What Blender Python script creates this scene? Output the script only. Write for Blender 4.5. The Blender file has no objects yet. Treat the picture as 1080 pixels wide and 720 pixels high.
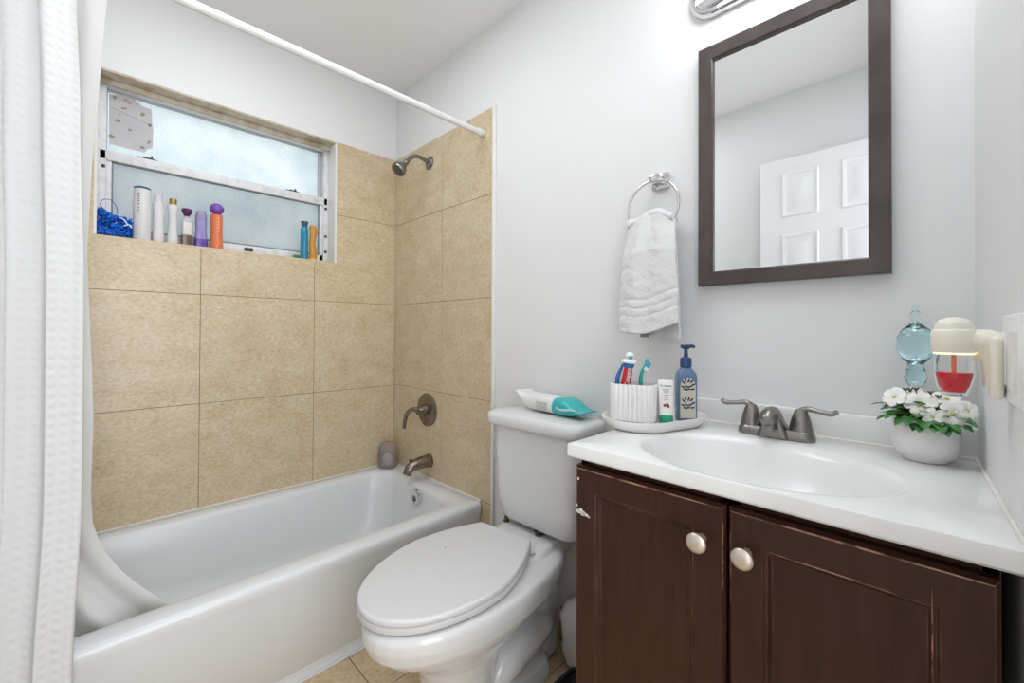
import bpy, bmesh, math, random
from mathutils import Vector, Matrix, noise as mnoise
random.seed(7)
PI = math.pi
sc = bpy.context.scene
COL = sc.collection

# ------------------------------------------------------------------ camera
cam_d = bpy.data.cameras.new('camera')
cam = bpy.data.objects.new('camera', cam_d); COL.objects.link(cam)
sc.camera = cam
F_PX = 443.0
cam_d.sensor_fit = 'HORIZONTAL'; cam_d.sensor_width = 36.0
cam_d.lens = F_PX / 1080 * 36
cam_d.clip_start = 0.01
yaw, pitch, roll = math.radians(45), math.radians(0.5), 0.0045
cam_d.shift_y = (349.5 - 360 - F_PX * math.tan(pitch)) / 1080
Fv = Vector((-math.sin(yaw) * math.cos(pitch), math.cos(yaw) * math.cos(pitch), math.sin(pitch)))
R0 = Vector((math.cos(yaw), math.sin(yaw), 0)); U0 = R0.cross(Fv)
Rv = R0 * math.cos(roll) + U0 * math.sin(roll)
Uv = -R0 * math.sin(roll) + U0 * math.cos(roll)
M = Matrix((Rv, Uv, -Fv)).transposed().to_4x4()
M.translation = Vector((2.151, -1.21, 1.115))
cam.matrix_world = M

# ------------------------------------------------------------------ world, lights, exposure
sc.view_settings.view_transform = 'Standard'
sc.view_settings.look = 'None'
sc.view_settings.gamma = 1.0
sc.view_settings.use_curve_mapping = False
sc.view_settings.exposure = 0.09
world = bpy.data.worlds.new('daylight'); sc.world = world
world.use_nodes = True
wn = world.node_tree.nodes['Background']
wn.inputs[0].default_value = (0.90, 0.97, 1.0, 1)
wn.inputs[1].default_value = 1.9
GLOBE_STRENGTH = 10.5
HALL_FILL_POWER = 31.5
CEIL_FILL_POWER = 7.2

def area(name, loc, target, sx, sy, power, color=(1, 1, 1)):
    l = bpy.data.lights.new(name, 'AREA'); l.shape = 'RECTANGLE'
    l.size = sx; l.size_y = sy; l.energy = power; l.color = color
    o = bpy.data.objects.new(name, l); COL.objects.link(o)
    o.location = loc
    o.rotation_euler = (Vector(target) - Vector(loc)).to_track_quat('-Z', 'Y').to_euler()
    return o
# unseen fill panel added in the hall, shining through the doorway behind the camera
area('hall_fill', (3.05, -1.10, 1.25), (1.0, -0.80, 1.25), 1.1, 1.9, HALL_FILL_POWER, (0.935, 0.97, 1.015))
# two fill lights added out of frame above, to even out the room
area('ceiling_fill', (0.85, -0.85, 2.43), (0.85, -0.85, 0), 0.6, 0.6, CEIL_FILL_POWER, (0.935, 0.97, 1.015))
area('ceiling_fill', (2.0, -0.55, 2.43), (2.0, -0.55, 0), 0.4, 0.4, CEIL_FILL_POWER * 0.5, (0.935, 0.97, 1.015))

# ------------------------------------------------------------------ helpers
def lin(c):
    if isinstance(c, str):
        c = [int(c[i:i + 2], 16) for i in (0, 2, 4)]
    return tuple(((v / 255) / 12.92 if v / 255 <= 0.04045 else ((v / 255 + 0.055) / 1.055) ** 2.4) for v in c)

def mat(name, col, rough=0.5, metal=0.0, **k):
    m = bpy.data.materials.new(name); m.use_nodes = True
    b = m.node_tree.nodes['Principled BSDF']
    b.inputs['Base Color'].default_value = (*lin(col), 1)
    b.inputs['Roughness'].default_value = rough
    b.inputs['Metallic'].default_value = metal
    for key, v in k.items():
        b.inputs[key.replace('_', ' ')].default_value = v
    return m

def nd(m, typ, **k):
    n = m.node_tree.nodes.new(typ)
    for a, v in k.items():
        setattr(n, a, v)
    return n
def lk(m, a, b): m.node_tree.links.new(a, b)
def bsdf(m): return m.node_tree.nodes['Principled BSDF']

def add_noise_bump(m, scale, strength, dist=0.002, detail=3):
    tc = nd(m, 'ShaderNodeTexCoord'); n = nd(m, 'ShaderNodeTexNoise'); b = nd(m, 'ShaderNodeBump')
    n.inputs['Scale'].default_value = scale; n.inputs['Detail'].default_value = detail
    b.inputs['Strength'].default_value = strength; b.inputs['Distance'].default_value = dist
    lk(m, tc.outputs['Object'], n.inputs['Vector']); lk(m, n.outputs['Fac'], b.inputs['Height'])
    lk(m, b.outputs['Normal'], bsdf(m).inputs['Normal'])
    return m

def mottle(m, stops, scale=6, detail=6, rough=0.6, distortion=0.0, stretch=(1, 1, 1)):
    tc = nd(m, 'ShaderNodeTexCoord'); mp = nd(m, 'ShaderNodeMapping'); n = nd(m, 'ShaderNodeTexNoise'); r = nd(m, 'ShaderNodeValToRGB')
    mp.inputs['Scale'].default_value = stretch
    n.inputs['Scale'].default_value = scale; n.inputs['Detail'].default_value = detail
    n.inputs['Roughness'].default_value = rough; n.inputs['Distortion'].default_value = distortion
    el = r.color_ramp.elements
    while len(el) < len(stops): el.new(0.5)
    for e, (p, c) in zip(el, stops):
        e.position = p; e.color = (*lin(c), 1)
    lk(m, tc.outputs['Object'], mp.inputs['Vector']); lk(m, mp.outputs['Vector'], n.inputs['Vector'])
    lk(m, n.outputs['Fac'], r.inputs['Fac']); lk(m, r.outputs['Color'], bsdf(m).inputs['Base Color'])
    return m

def BM(): return bmesh.new()

def xform(bm, verts, mtx):
    bmesh.ops.transform(bm, matrix=mtx, verts=verts)

def box(bm, x0, x1, y0, y1, z0, z1, bev=0.0, seg=2, mtx=None):
    r = bmesh.ops.create_cube(bm, size=1.0)
    vs = r['verts']
    for v in vs:
        v.co = Vector((x0 + (v.co.x + .5) * (x1 - x0), y0 + (v.co.y + .5) * (y1 - y0), z0 + (v.co.z + .5) * (z1 - z0)))
    if mtx is not None: xform(bm, vs, mtx)
    if bev > 0:
        es = list({e for v in vs for e in v.link_edges})
        bmesh.ops.bevel(bm, geom=es, offset=bev, segments=seg, profile=0.5, affect='EDGES')

def loft(bm, rings, cap0=True, cap1=True, closed=True):
    vr = [[bm.verts.new(p) for p in r] for r in rings]
    n = len(vr[0])
    for a, b in zip(vr[:-1], vr[1:]):
        for i in range(n if closed else n - 1):
            j = (i + 1) % n
            try: bm.faces.new((a[i], a[j], b[j], b[i]))
            except ValueError: pass
    if cap0: bm.faces.new(list(reversed(vr[0])))
    if cap1: bm.faces.new(vr[-1])
    return vr

def lathe(bm, prof, seg=32, mtx=None, cap0=True, cap1=True, sx=1, sy=1):
    rings = []
    for r, z in prof:
        r = max(r, 1e-5)
        ring = [Vector((sx * r * math.cos(2 * PI * i / seg), sy * r * math.sin(2 * PI * i / seg), z)) for i in range(seg)]
        if mtx is not None: ring = [mtx @ p for p in ring]
        rings.append(ring)
    return loft(bm, rings, cap0, cap1)

def catmull(pts, n=6):
    pts = [Vector(p) for p in pts]; out = []
    P = [pts[0]] + pts + [pts[-1]]
    for i in range(1, len(P) - 2):
        for k in range(n):
            t = k / n
            a, b, c, d = P[i - 1], P[i], P[i + 1], P[i + 2]
            out.append(0.5 * (2 * b + (c - a) * t + (2 * a - 5 * b + 4 * c - d) * t * t + (3 * b - a - 3 * c + d) * t ** 3))
    out.append(pts[-1]); return out

def tube(bm, path, rad, seg=12, smooth=0, flat=1.0, cap=True):
    """sweep a circle along path; rad is number or list matched to the path (interpolated)"""
    raw = [Vector(p) for p in path]
    if not isinstance(rad, (list, tuple)): rad = [rad] * len(raw)
    if smooth:
        pts = catmull(raw, smooth)
        rr = []
        for i in range(len(raw) - 1):
            for k in range(smooth):
                t = k / smooth; rr.append(rad[i] * (1 - t) + rad[i + 1] * t)
        rr.append(rad[-1])
    else: pts, rr = raw, list(rad)
    rings = []; up = None
    for i, p in enumerate(pts):
        t = (pts[min(i + 1, len(pts) - 1)] - pts[max(i - 1, 0)]).normalized()
        if up is None:
            up = t.orthogonal().normalized() if abs(t.z) > 0.9 else Vector((0, 0, 1))
        up = (up - t * up.dot(t)).normalized(); s = t.cross(up)
        rings.append([p + (s * math.cos(2 * PI * k / seg) + up * (flat * math.sin(2 * PI * k / seg))) * rr[i] for k in range(seg)])
    loft(bm, rings, cap, cap)

def ring_torus(bm, c, R, r, axis_m=None, seg=48, s2=12):
    rings = []
    for i in range(seg):
        a = 2 * PI * i / seg
        ring = []
        for k in range(s2):
            b = 2 * PI * k / s2
            p = Vector(((R + r * math.cos(b)) * math.cos(a), (R + r * math.cos(b)) * math.sin(a), r * math.sin(b)))
            if axis_m is not None: p = axis_m @ p
            ring.append(p + Vector(c))
        rings.append(ring)
    rings.append(rings[0])
    vr = [[bm.verts.new(p) for p in r] for r in rings[:-1]]
    for i in range(seg):
        a, b = vr[i], vr[(i + 1) % seg]
        for k in range(s2):
            j = (k + 1) % s2
            bm.faces.new((a[k], a[j], b[j], b[k]))

def rrect(hx, hy, r, z, cx=0, cy=0, n=6, rot=0.0):
    """rounded rectangle ring, ccw"""
    r = min(r, hx - 1e-4, hy - 1e-4); out = []
    for (sx, sy, a0) in ((1, 1, 0), (-1, 1, PI / 2), (-1, -1, PI), (1, -1, 1.5 * PI)):
        for k in range(n + 1):
            a = a0 + (PI / 2) * k / n
            out.append(Vector((sx * (hx - r) + r * math.cos(a), sy * (hy - r) + r * math.sin(a), 0)))
    if rot:
        m = Matrix.Rotation(rot, 3, 'Z'); out = [m @ p for p in out]
    return [p + Vector((cx, cy, z)) for p in out]

def prism(bm, outline, axis, d0, d1, bev=0.0):
    """extrude a 2-D outline along an axis ('x','y','z')"""
    def mk(a, b, d):
        return Vector((d, a, b)) if axis == 'x' else Vector((a, d, b)) if axis == 'y' else Vector((a, b, d))
    before = set(bm.verts)
    loft(bm, [[mk(a, b, d0) for a, b in outline], [mk(a, b, d1) for a, b in outline]])
    if bev:
        vs = [v for v in bm.verts if v not in before]
        es = list({e for v in vs for e in v.link_edges if all(w in vs for w in e.verts)})
        bmesh.ops.bevel(bm, geom=es, offset=bev, segments=2, profile=0.5, affect='EDGES')

def sphere(bm, c, r, sx=1, sy=1, sz=1, seg=20):
    res = bmesh.ops.create_uvsphere(bm, u_segments=seg, v_segments=seg // 2, radius=r)
    xform(bm, res['verts'], Matrix.Translation(c) @ Matrix.Diagonal((sx, sy, sz, 1)))

def obj(name, bm, m, parent=None, ang=40, world=True, subsurf=0):
    """link the bmesh as ONE mesh object; with world=True the coordinates are room coordinates"""
    bmesh.ops.recalc_face_normals(bm, faces=bm.faces[:])
    if parent is not None and world:
        bm.transform(chain(parent).inverted())
    me = bpy.data.meshes.new(name); bm.to_mesh(me); bm.free()
    me.materials.append(m)
    me.shade_smooth()
    me.set_sharp_from_angle(angle=math.radians(ang))
    o = bpy.data.objects.new(name, me); COL.objects.link(o)
    if parent is not None: o.parent = parent
    if subsurf:
        s = o.modifiers.new('smooth', 'SUBSURF'); s.levels = subsurf; s.render_levels = subsurf
    return o

def chain(o):
    m = Matrix.LocRotScale(o.location, o.rotation_euler, None)
    return chain(o.parent) @ m if o.parent else m

def tag(o, label, cat, group=None):
    o['label'] = label; o['category'] = cat
    if group: o['group'] = group
    return o
def thing(name, label, cat, loc, rz=0.0, group=None):
    o = bpy.data.objects.new(name, None); COL.objects.link(o)
    o.empty_display_size = 0.05
    o.location = loc; o.rotation_euler = (0, 0, rz)
    return tag(o, label, cat, group)
def struct(o):
    o['kind'] = 'structure'; return o

def text(name, body, size, m, parent, mtx, extrude=0.0002, align='CENTER'):
    """raised lettering, converted to a mesh part; mtx in room coordinates (text lies in its local XY)"""
    c = bpy.data.curves.new(name, 'FONT'); c.body = body; c.size = size; c.extrude = extrude
    c.align_x = align; c.align_y = 'CENTER'
    t = bpy.data.objects.new(name + '_curve', c); COL.objects.link(t)
    dg = bpy.context.evaluated_depsgraph_get()
    me = bpy.data.meshes.new_from_object(t.evaluated_get(dg))
    bpy.data.objects.remove(t)
    me.transform(chain(parent).inverted() @ mtx); me.name = name
    me.materials.clear(); me.materials.append(m)
    o = bpy.data.objects.new(name, me); COL.objects.link(o); o.parent = parent
    return o

def frame_m(origin, xdir, zdir):
    """matrix whose X is the text's reading direction and Z its outward normal"""
    x = Vector(xdir).normalized(); z = Vector(zdir).normalized(); y = z.cross(x).normalized(); x = y.cross(z)
    m = Matrix((x, y, z)).transposed().to_4x4(); m.translation = Vector(origin); return m

# ------------------------------------------------------------------ materials
M_wall = add_noise_bump(mat('wall_paint', 'E8E8E8', 0.55), 60, 0.08, 0.002)
M_ceil = add_noise_bump(mat('ceiling_paint', 'F4F4F4', 0.7), 40, 0.06, 0.002)
M_white_gloss = mat('white_gloss_paint', 'E8E7E4', 0.3)
M_porc = mat('porcelain', 'DDDDDD', 0.12, Coat_Weight=0.3)
M_tub = mat('tub_enamel', 'E0E2E4', 0.25)
M_seat = mat('seat_plastic', 'D8D8D9', 0.3)
def tile_mat(name, dark, mid, light):
    m = mat(name, mid, 0.32)
    tc = nd(m, 'ShaderNodeTexCoord'); mp = nd(m, 'ShaderNodeMapping')
    mp.inputs['Scale'].default_value = (1, 1, 1.6)
    n1 = nd(m, 'ShaderNodeTexNoise'); n1.inputs['Scale'].default_value = 9; n1.inputs['Detail'].default_value = 4
    n2 = nd(m, 'ShaderNodeTexNoise'); n2.inputs['Scale'].default_value = 60; n2.inputs['Detail'].default_value = 6; n2.inputs['Roughness'].default_value = 0.7
    n2.inputs['Distortion'].default_value = 0.6
    for n in (n1, n2): lk(m, mp.outputs['Vector'], n.inputs['Vector'])
    lk(m, tc.outputs['Object'], mp.inputs['Vector'])
    mx = nd(m, 'ShaderNodeMix'); mx.data_type = 'FLOAT'; mx.inputs[0].default_value = 0.7
    lk(m, n1.outputs['Fac'], mx.inputs[2]); lk(m, n2.outputs['Fac'], mx.inputs[3])
    r = nd(m, 'ShaderNodeValToRGB')
    e = r.color_ramp.elements; e.new(0.5)
    for el, (p, c) in zip(e, ((0.36, dark), (0.5, mid), (0.64, light))):
        el.position = p; el.color = (*lin(c), 1)
    lk(m, mx.outputs[0], r.inputs['Fac']); lk(m, r.outputs['Color'], bsdf(m).inputs['Base Color'])
    b = nd(m, 'ShaderNodeBump'); b.inputs['Strength'].default_value = 0.08; b.inputs['Distance'].default_value = 0.001
    lk(m, n2.outputs['Fac'], b.inputs['Height']); lk(m, b.outputs['Normal'], bsdf(m).inputs['Normal'])
    return m
M_tile = tile_mat('beige_wall_tile', 'BDA47F', 'CFBC9C', 'DBCDB5')
M_ftile = tile_mat('beige_floor_tile', 'BA9C76', 'D0B792', 'DCC8A8')
M_grout = mat('grout', '8C7455', 0.85)
M_lining = mottle(mat('window_head_plaster', 'C9BDA9', 0.7), [(0.35, 'B3A387'), (0.55, 'CFC4B2'), (0.75, 'DAD2C6')], 14, 5)
M_alu = mottle(mat('white_aluminium', 'D8D7D8', 0.4), [(0.3, 'D2D0CF'), (0.55, 'E2E2E4')], 30, 4)
M_rubber = mat('dark_gasket', '7C8288', 0.6)
M_black = mat('black_plastic', '1E2022', 0.45)
M_chrome = mat('chrome', 'D8D8DA', 0.12, 1.0)
M_nickel = mat('brushed_nickel', '8E8A86', 0.3, 1.0)
M_bronze = mat('dark_nickel', '8A8177', 0.27, 1.0)
M_knob = mat('satin_nickel_knob', 'D2C9BC', 0.35, 0.7)
M_marble = mottle(mat('cultured_marble', 'E4E3E1', 0.2), [(0.3, 'E6E6E5'), (0.6, 'EFEFEE')], 4, 4)
M_mirror = mat('mirror_glass', 'EBEEEE', 0.0, 1.0)
M_caulk = mat('caulk', 'E9E6DD', 0.6)

# obscure window glass: a rough sheet that passes daylight diffusely
def glass_sheet(name, col, dark):
    m = bpy.data.materials.new(name); m.use_nodes = True
    nt = m.node_tree; nt.nodes.clear()
    out = nd(m, 'ShaderNodeOutputMaterial'); tr = nd(m, 'ShaderNodeBsdfTranslucent'); gl = nd(m, 'ShaderNodeBsdfGlossy')
    mx = nd(m, 'ShaderNodeMixShader'); fr = nd(m, 'ShaderNodeFresnel'); fr.inputs['IOR'].default_value = 1.4
    tc = nd(m, 'ShaderNodeTexCoord'); n = nd(m, 'ShaderNodeTexNoise'); n2 = nd(m, 'ShaderNodeTexNoise')
    n.inputs['Scale'].default_value = 7; n.inputs['Detail'].default_value = 6; n2.inputs['Scale'].default_value = 190
    ad = nd(m, 'ShaderNodeMix'); ad.data_type = 'FLOAT'; ad.inputs[0].default_value = 0.5
    r = nd(m, 'ShaderNodeValToRGB'); e = r.color_ramp.elements
    e[0].position = 0.33; e[0].color = (*lin(dark), 1); e[1].position = 0.6; e[1].color = (*lin(col), 1)  # tint noise: frosted grain plus uneven outdoor brightness put into the colour
    b = nd(m, 'ShaderNodeBump'); b.inputs['Strength'].default_value = 0.4; b.inputs['Distance'].default_value = 0.002
    lk(m, tc.outputs['Object'], n.inputs['Vector']); lk(m, tc.outputs['Object'], n2.inputs['Vector'])
    lk(m, n.outputs['Fac'], ad.inputs[2]); lk(m, n2.outputs['Fac'], ad.inputs[3])
    lk(m, ad.outputs[0], r.inputs['Fac']); lk(m, r.outputs['Color'], tr.inputs['Color'])
    lk(m, n2.outputs['Fac'], b.inputs['Height'])
    for s in (tr, gl): lk(m, b.outputs['Normal'], s.inputs['Normal'])
    gl.inputs['Roughness'].default_value = 0.35
    lk(m, fr.outputs[0], mx.inputs[0]); lk(m, tr.outputs[0], mx.inputs[1]); lk(m, gl.outputs[0], mx.inputs[2])
    lk(m, mx.outputs[0], out.inputs[0])
    return m
M_obscure = glass_sheet('obscure_glass', 'FAFCFC', 'DCE6E9')

# dark stained wood with pale worn edges
def wood_mat():
    m = mat('dark_stained_wood', '3A231C', 0.36, Specular_IOR_Level=0.3)
    tc = nd(m, 'ShaderNodeTexCoord'); mp = nd(m, 'ShaderNodeMapping'); mp.inputs['Scale'].default_value = (14, 14, 1.0)
    n = nd(m, 'ShaderNodeTexNoise'); n.inputs['Scale'].default_value = 6; n.inputs['Detail'].default_value = 5
    r = nd(m, 'ShaderNodeValToRGB'); e = r.color_ramp.elements
    e[0].position = 0.35; e[0].color = (*lin('381D14'), 1); e[1].position = 0.7; e[1].color = (*lin('42251B'), 1)
    lk(m, tc.outputs['Object'], mp.inputs['Vector']); lk(m, mp.outputs['Vector'], n.inputs['Vector']); lk(m, n.outputs['Fac'], r.inputs['Fac'])
    bv = nd(m, 'ShaderNodeBevel'); bv.samples = 6; bv.inputs['Radius'].default_value = 0.0022
    ge = nd(m, 'ShaderNodeNewGeometry'); dt = nd(m, 'ShaderNodeVectorMath', operation='DOT_PRODUCT')
    lk(m, bv.outputs[0], dt.inputs[0]); lk(m, ge.outputs['Normal'], dt.inputs[1])
    mr = nd(m, 'ShaderNodeMapRange'); mr.inputs['From Min'].default_value = 0.985; mr.inputs['From Max'].default_value = 0.88
    lk(m, dt.outputs['Value'], mr.inputs['Value'])
    n2 = nd(m, 'ShaderNodeTexNoise'); n2.inputs['Scale'].default_value = 9; n2.inputs['Detail'].default_value = 4
    lk(m, tc.outputs['Object'], n2.inputs['Vector'])
    mr2 = nd(m, 'ShaderNodeMapRange'); mr2.inputs['From Min'].default_value = 0.42; mr2.inputs['From Max'].default_value = 0.66
    lk(m, n2.outputs['Fac'], mr2.inputs['Value'])
    mu = nd(m, 'ShaderNodeMath', operation='MULTIPLY'); lk(m, mr.outputs[0], mu.inputs[0]); lk(m, mr2.outputs[0], mu.inputs[1])
    mx = nd(m, 'ShaderNodeMix'); mx.data_type = 'RGBA'
    lk(m, mu.outputs[0], mx.inputs[0]); lk(m, r.outputs['Color'], mx.inputs[6]); mx.inputs[7].default_value = (*lin('A4775B'), 1)
    lk(m, mx.outputs[2], bsdf(m).inputs['Base Color'])
    return m
M_wood = wood_mat()
M_worn = mottle(mat('worn_wood_edge', 'B08868', 0.5), [(0.42, '4A2E24'), (0.5, 'A07A60'), (0.7, 'C9A486')], 26, 5)
M_frame = mottle(mat('mirror_frame_wood', '4A4241', 0.3), [(0.3, '3C3230'), (0.7, '544B49')], 10, 5, stretch=(1, 1, 1))

# ------------------------------------------------------------------ ROOM SHELL
ZC = 2.445
YF = -1.53                   # the wall behind the camera
def XR(y): return 2.211 + 0.035 * (-y)     # the right-hand wall is slightly out of square
WY0, WY1, WZ0, WZ1 = -1.21, -0.33, 1.463, 2.082   # window opening

bm = BM(); box(bm, -0.2, 3.6, YF - 0.15, 0.13, -0.1, 0.0)
floor = struct(obj('floor', bm, M_grout))
bm = BM()
x = -0.05
while x < 3.4:
    y = -0.581 - 0.33 * 4
    while y < 0.0:
        x0, x1, y0, y1 = x + .0018, min(x + .33, 3.5) - .0018, max(y, YF) + .0018, min(y + .33, 0.004) - .0018
        if y1 - y0 > 0.01: box(bm, x0, x1, y0, y1, 0.0, 0.0025, 0.0008, 1)
        y += 0.33
    x += 0.33
struct(obj('floor_tiles', bm, M_ftile, floor))
bm = BM(); box(bm, -0.2, 3.6, YF - 0.15, 0.13, ZC, ZC + 0.1); struct(obj('ceiling', bm, M_ceil))

bm = BM(); box(bm, -0.2, 2.45, 0.006, 0.13, 0, ZC); wall_back = struct(obj('wall_back', bm, M_wall))
bm = BM()                                      # window wall, with the opening left out
T0, T1 = -0.19, -0.006
box(bm, T0, T1, YF, WY0, 0, ZC); box(bm, T0, T1, WY1, 0.006, 0, ZC)
box(bm, T0, T1, WY0, WY1, 0, WZ0 - 0.01); box(bm, T0, T1, WY0, WY1, WZ1, ZC)
wall_left = struct(obj('wall_left', bm, M_wall))
bm = BM(); box(bm, -0.2, 2.45, YF - 0.12, YF, 0, ZC); struct(obj('wall_front', bm, M_wall))
bm = BM()                                      # right wall with the doorway the photographer stands in
def wedge(bm, ya, yb, z0, z1):
    prism(bm, [(XR(ya), ya), (XR(ya) + .11, ya), (XR(yb) + .11, yb), (XR(yb), yb)], 'z', z0, z1)
wedge(bm, 0.006, -0.74, 0, ZC); wedge(bm, -0.74, -1.44, 2.05, ZC); wedge(bm, -1.44, YF, 0, ZC)
struct(obj('wall_right', bm, M_wall))
bm = BM(); box(bm, 3.45, 3.55, YF - .12, 0.13, 0, ZC); struct(obj('wall_hall', bm, M_wall))
bm = BM(); box(bm, 2.45, 3.45, YF - .12, YF, 0, ZC); box(bm, 2.45, 3.45, 0.006, 0.13, 0, ZC); struct(obj('wall_hall_ends', bm, M_wall))

# tile surround on both tub walls (tiles and their grout bed)
def tiles(name, parent, plane, rects, bed):
    g = 0.0013
    bm = BM()
    for r in bed:
        if plane == 'x': box(bm, -0.012, -0.0012, r[0], r[1], r[2], r[3])
        else: box(bm, r[0], r[1], 0.0012, 0.012, r[2], r[3])
    gb = struct(obj('tile_grout', bm, M_grout, parent))
    bm = BM()
    for r in rects:
        a0, a1, z0, z1 = r[:4]; gs = r[4] if len(r) > 4 else (g, g, g, g)
        a0 += gs[0]; a1 -= gs[1]; z0 += gs[2]; z1 -= gs[3]
        if plane == 'x': box(bm, -0.011, 0.0, a0, a1, z0, z1)
        else: box(bm, a0, a1, 0.0, 0.011, z0, z1)
    return struct(obj(name, bm, M_tile, parent))
g = 0.0013
zs = [0.30, 0.81, 1.263]
ysm = [YF, -1.347, -0.892, -0.437, 0.0]
R = []
for za, zb in zip(zs[:-1], zs[1:]):
    for ya, yb in zip(ysm[:-1], ysm[1:]): R.append((ya, yb, za, zb))
for ya, yb in zip(ysm[:-2], ysm[1:-1]): R.append((ya, yb, 1.263, WZ0, (g, g, g, 0)))
R += [(-0.437, WY1, 1.263, WZ0, (g, 0, g, 0)), (WY1, 0, 1.263, 1.708, (0, 0, g, g)), (WY1, 0, 1.708, 2.08, (0, 0, g, 0)),
      (YF, WY0, WZ0, 1.708, (g, 0, 0, g)), (YF, WY0, 1.708, 2.08, (g, 0, g, 0))]
tiles('tile_surround', wall_left, 'x', R, [(YF, 0.0, 0.3, WZ0 - .002), (WY1 + .002, 0.0, 1.4, 2.08), (YF, WY0 - .002, 1.4, 2.08)])
R = []
zs = [0.0, 0.375, 0.815, 1.261, 1.709, 2.08]
for i, (za, zb) in enumerate(zip(zs[:-1], zs[1:])):
    for xa, xb in ((0, 0.455), (0.455, 0.82)): R.append((xa, xb, za, zb, (g, g, g, 0 if i == 4 else g)))
tiles('tile_surround', wall_back, 'y', R, [(0, 0.82, 0, 2.08)])
bm = BM(); box(bm, 0.8205, 0.837, -0.006, 0.0058, 0.0, 2.083, 0.002); struct(obj('trim_1', bm, M_white_gloss))
bm = BM(); box(bm, 0.838, 1.60, -0.006, 0.0058, 0.003, 0.06, 0.001); struct(obj('baseboard_back', bm, M_tile))

# ------------------------------------------------------------------ WINDOW
win = struct(bpy.data.objects.new('window_1', None)); COL.objects.link(win); win.location = (-0.1, (WY0 + WY1) / 2, WZ0)
def wpart(name, bm, m, **k): return struct(obj(name, bm, m, win, **k))
bm = BM(); box(bm, -0.18, 0.0005, WY0, WY1, WZ0 - .011, WZ0 + .0005, 0.001, 1); wpart('window_sill', bm, M_tile)
bm = BM(); box(bm, -0.18, -0.0065, WY0, WY1, WZ1 - .008, WZ1 + .003); box(bm, -0.082, -0.068, WY0, WY1, WZ1 - .03, WZ1 - .008, 0.003); wpart('window_head', bm, M_lining)
bm = BM(); box(bm, -0.18, -0.002, WY1 - .008, WY1 + .003, WZ0, WZ1 - .008); box(bm, -0.18, -0.002, WY0 - .003, WY0 + .008, WZ0, WZ1 - .008); wpart('window_jamb', bm, M_white_gloss)
fy0, fy1, fz0, fz1 = WY0 + .008, WY1 - .008, WZ0 + .0005, WZ1 - .008
bm = BM()
box(bm, -0.15, -0.088, fy0, fy0 + .024, fz0, fz1, .002); box(bm, -0.15, -0.088, fy1 - .024, fy1, fz0, fz1, .002)
box(bm, -0.15, -0.088, fy0, fy1, fz1 - .02, fz1, .002); box(bm, -0.15, -0.088, fy0, fy1, fz0, fz0 + .016, .002)
wpart('window_frame', bm, M_alu)
uz0, uz1 = 1.765, fz1 - .02
bm = BM()                                      # upper sash, outer track
for a in ((fy0 + .022, fy0 + .029, uz0, uz1), (fy1 - .042, fy1 - .024, uz0, uz1), (fy0 + .024, fy1 - .024, uz1 - .008, uz1)):
    box(bm, -0.138, -0.12, *a, .0015)
up = wpart('upper_sash', bm, mat('grey_aluminium', 'B4B8BC', 0.4))
bm = BM(); box(bm, -0.131, -0.127, fy0 + .03, fy1 - .03, uz0 + .01, uz1 - .004); struct(obj('upper_pane', bm, M_obscure, up))
bm = BM()                                      # lower sash, inner track, with the meeting rail
for a in ((fy0 + .024, fy0 + .04, fz0 + .016, 1.80), (fy1 - .042, fy1 - .024, fz0 + .016, 1.80), (fy0 + .024, fy1 - .024, fz0 + .016, fz0 + .045)):
    box(bm, -0.118, -0.096, *a, .0015)
box(bm, -0.122, -0.088, fy0 + .004, fy1 - .004, 1.768, 1.806, .003)
lo = wpart('lower_sash', bm, M_alu)
bm = BM(); box(bm, -0.109, -0.105, fy0 + .035, fy1 - .035, fz0 + .04, 1.775); struct(obj('lower_pane', bm, M_obscure, lo))
bm = BM()                                      # dark glazing gaskets around the lower pane
for a in ((fy0 + .04, fy1 - .042, 1.7625, 1.768), (fy0 + .04, fy1 - .042, fz0 + .045, fz0 + .051), (fy0 + .04, fy0 + .045, fz0 + .045, 1.768), (fy1 - .047, fy1 - .042, fz0 + .045, 1.768)):
    box(bm, -0.1045, -0.0975, *a)
struct(obj('gasket', bm, M_rubber, lo))
for yc in (-1.058, -0.51):
    bm = BM(); box(bm, -0.118, -0.094, yc - .03, yc + .03, 1.806, 1.811, .001); box(bm, -0.112, -0.1, yc - .012, yc + .02, 1.811, 1.816, .001)
    box(bm, -0.11, -0.102, yc + .012, yc + .018, 1.816, 1.825, .001)
    struct(obj('sash_latch', bm, M_black, lo))
bm = BM(); box(bm, -0.1, -0.086, -0.716, -0.682, fz0 + .02, fz0 + .034, .002); struct(obj('sash_lift', bm, M_black, lo))
for z in (1.52, 1.60, 1.745):
    bm = BM(); box(bm, -0.0885, -0.084, fy1 - .02, fy1 - .008, z, z + .012, .001); struct(obj('track_clip', bm, M_black, win))
bm = BM(); box(bm, -0.0885, -0.084, fy0 + .012, fy0 + .022, 1.735, 1.747, .001); struct(obj('track_clip', bm, M_black, win))
# insect screen outside the lower sash, it dims the lower panes
M_screen = bpy.data.materials.new('insect_screen'); M_screen.use_nodes = True
nt = M_screen.node_tree; b_ = nt.nodes['Principled BSDF']; b_.inputs['Base Color'].default_value = (.2, .22, .23, 1); b_.inputs['Roughness'].default_value = .8; b_.inputs['Alpha'].default_value = 0.30
bm = BM(); box(bm, -0.1425, -0.142, fy0 + .02, fy1 - .02, fz0 + .01, 1.775); wpart('insect_screen', bm, M_screen)

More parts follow.
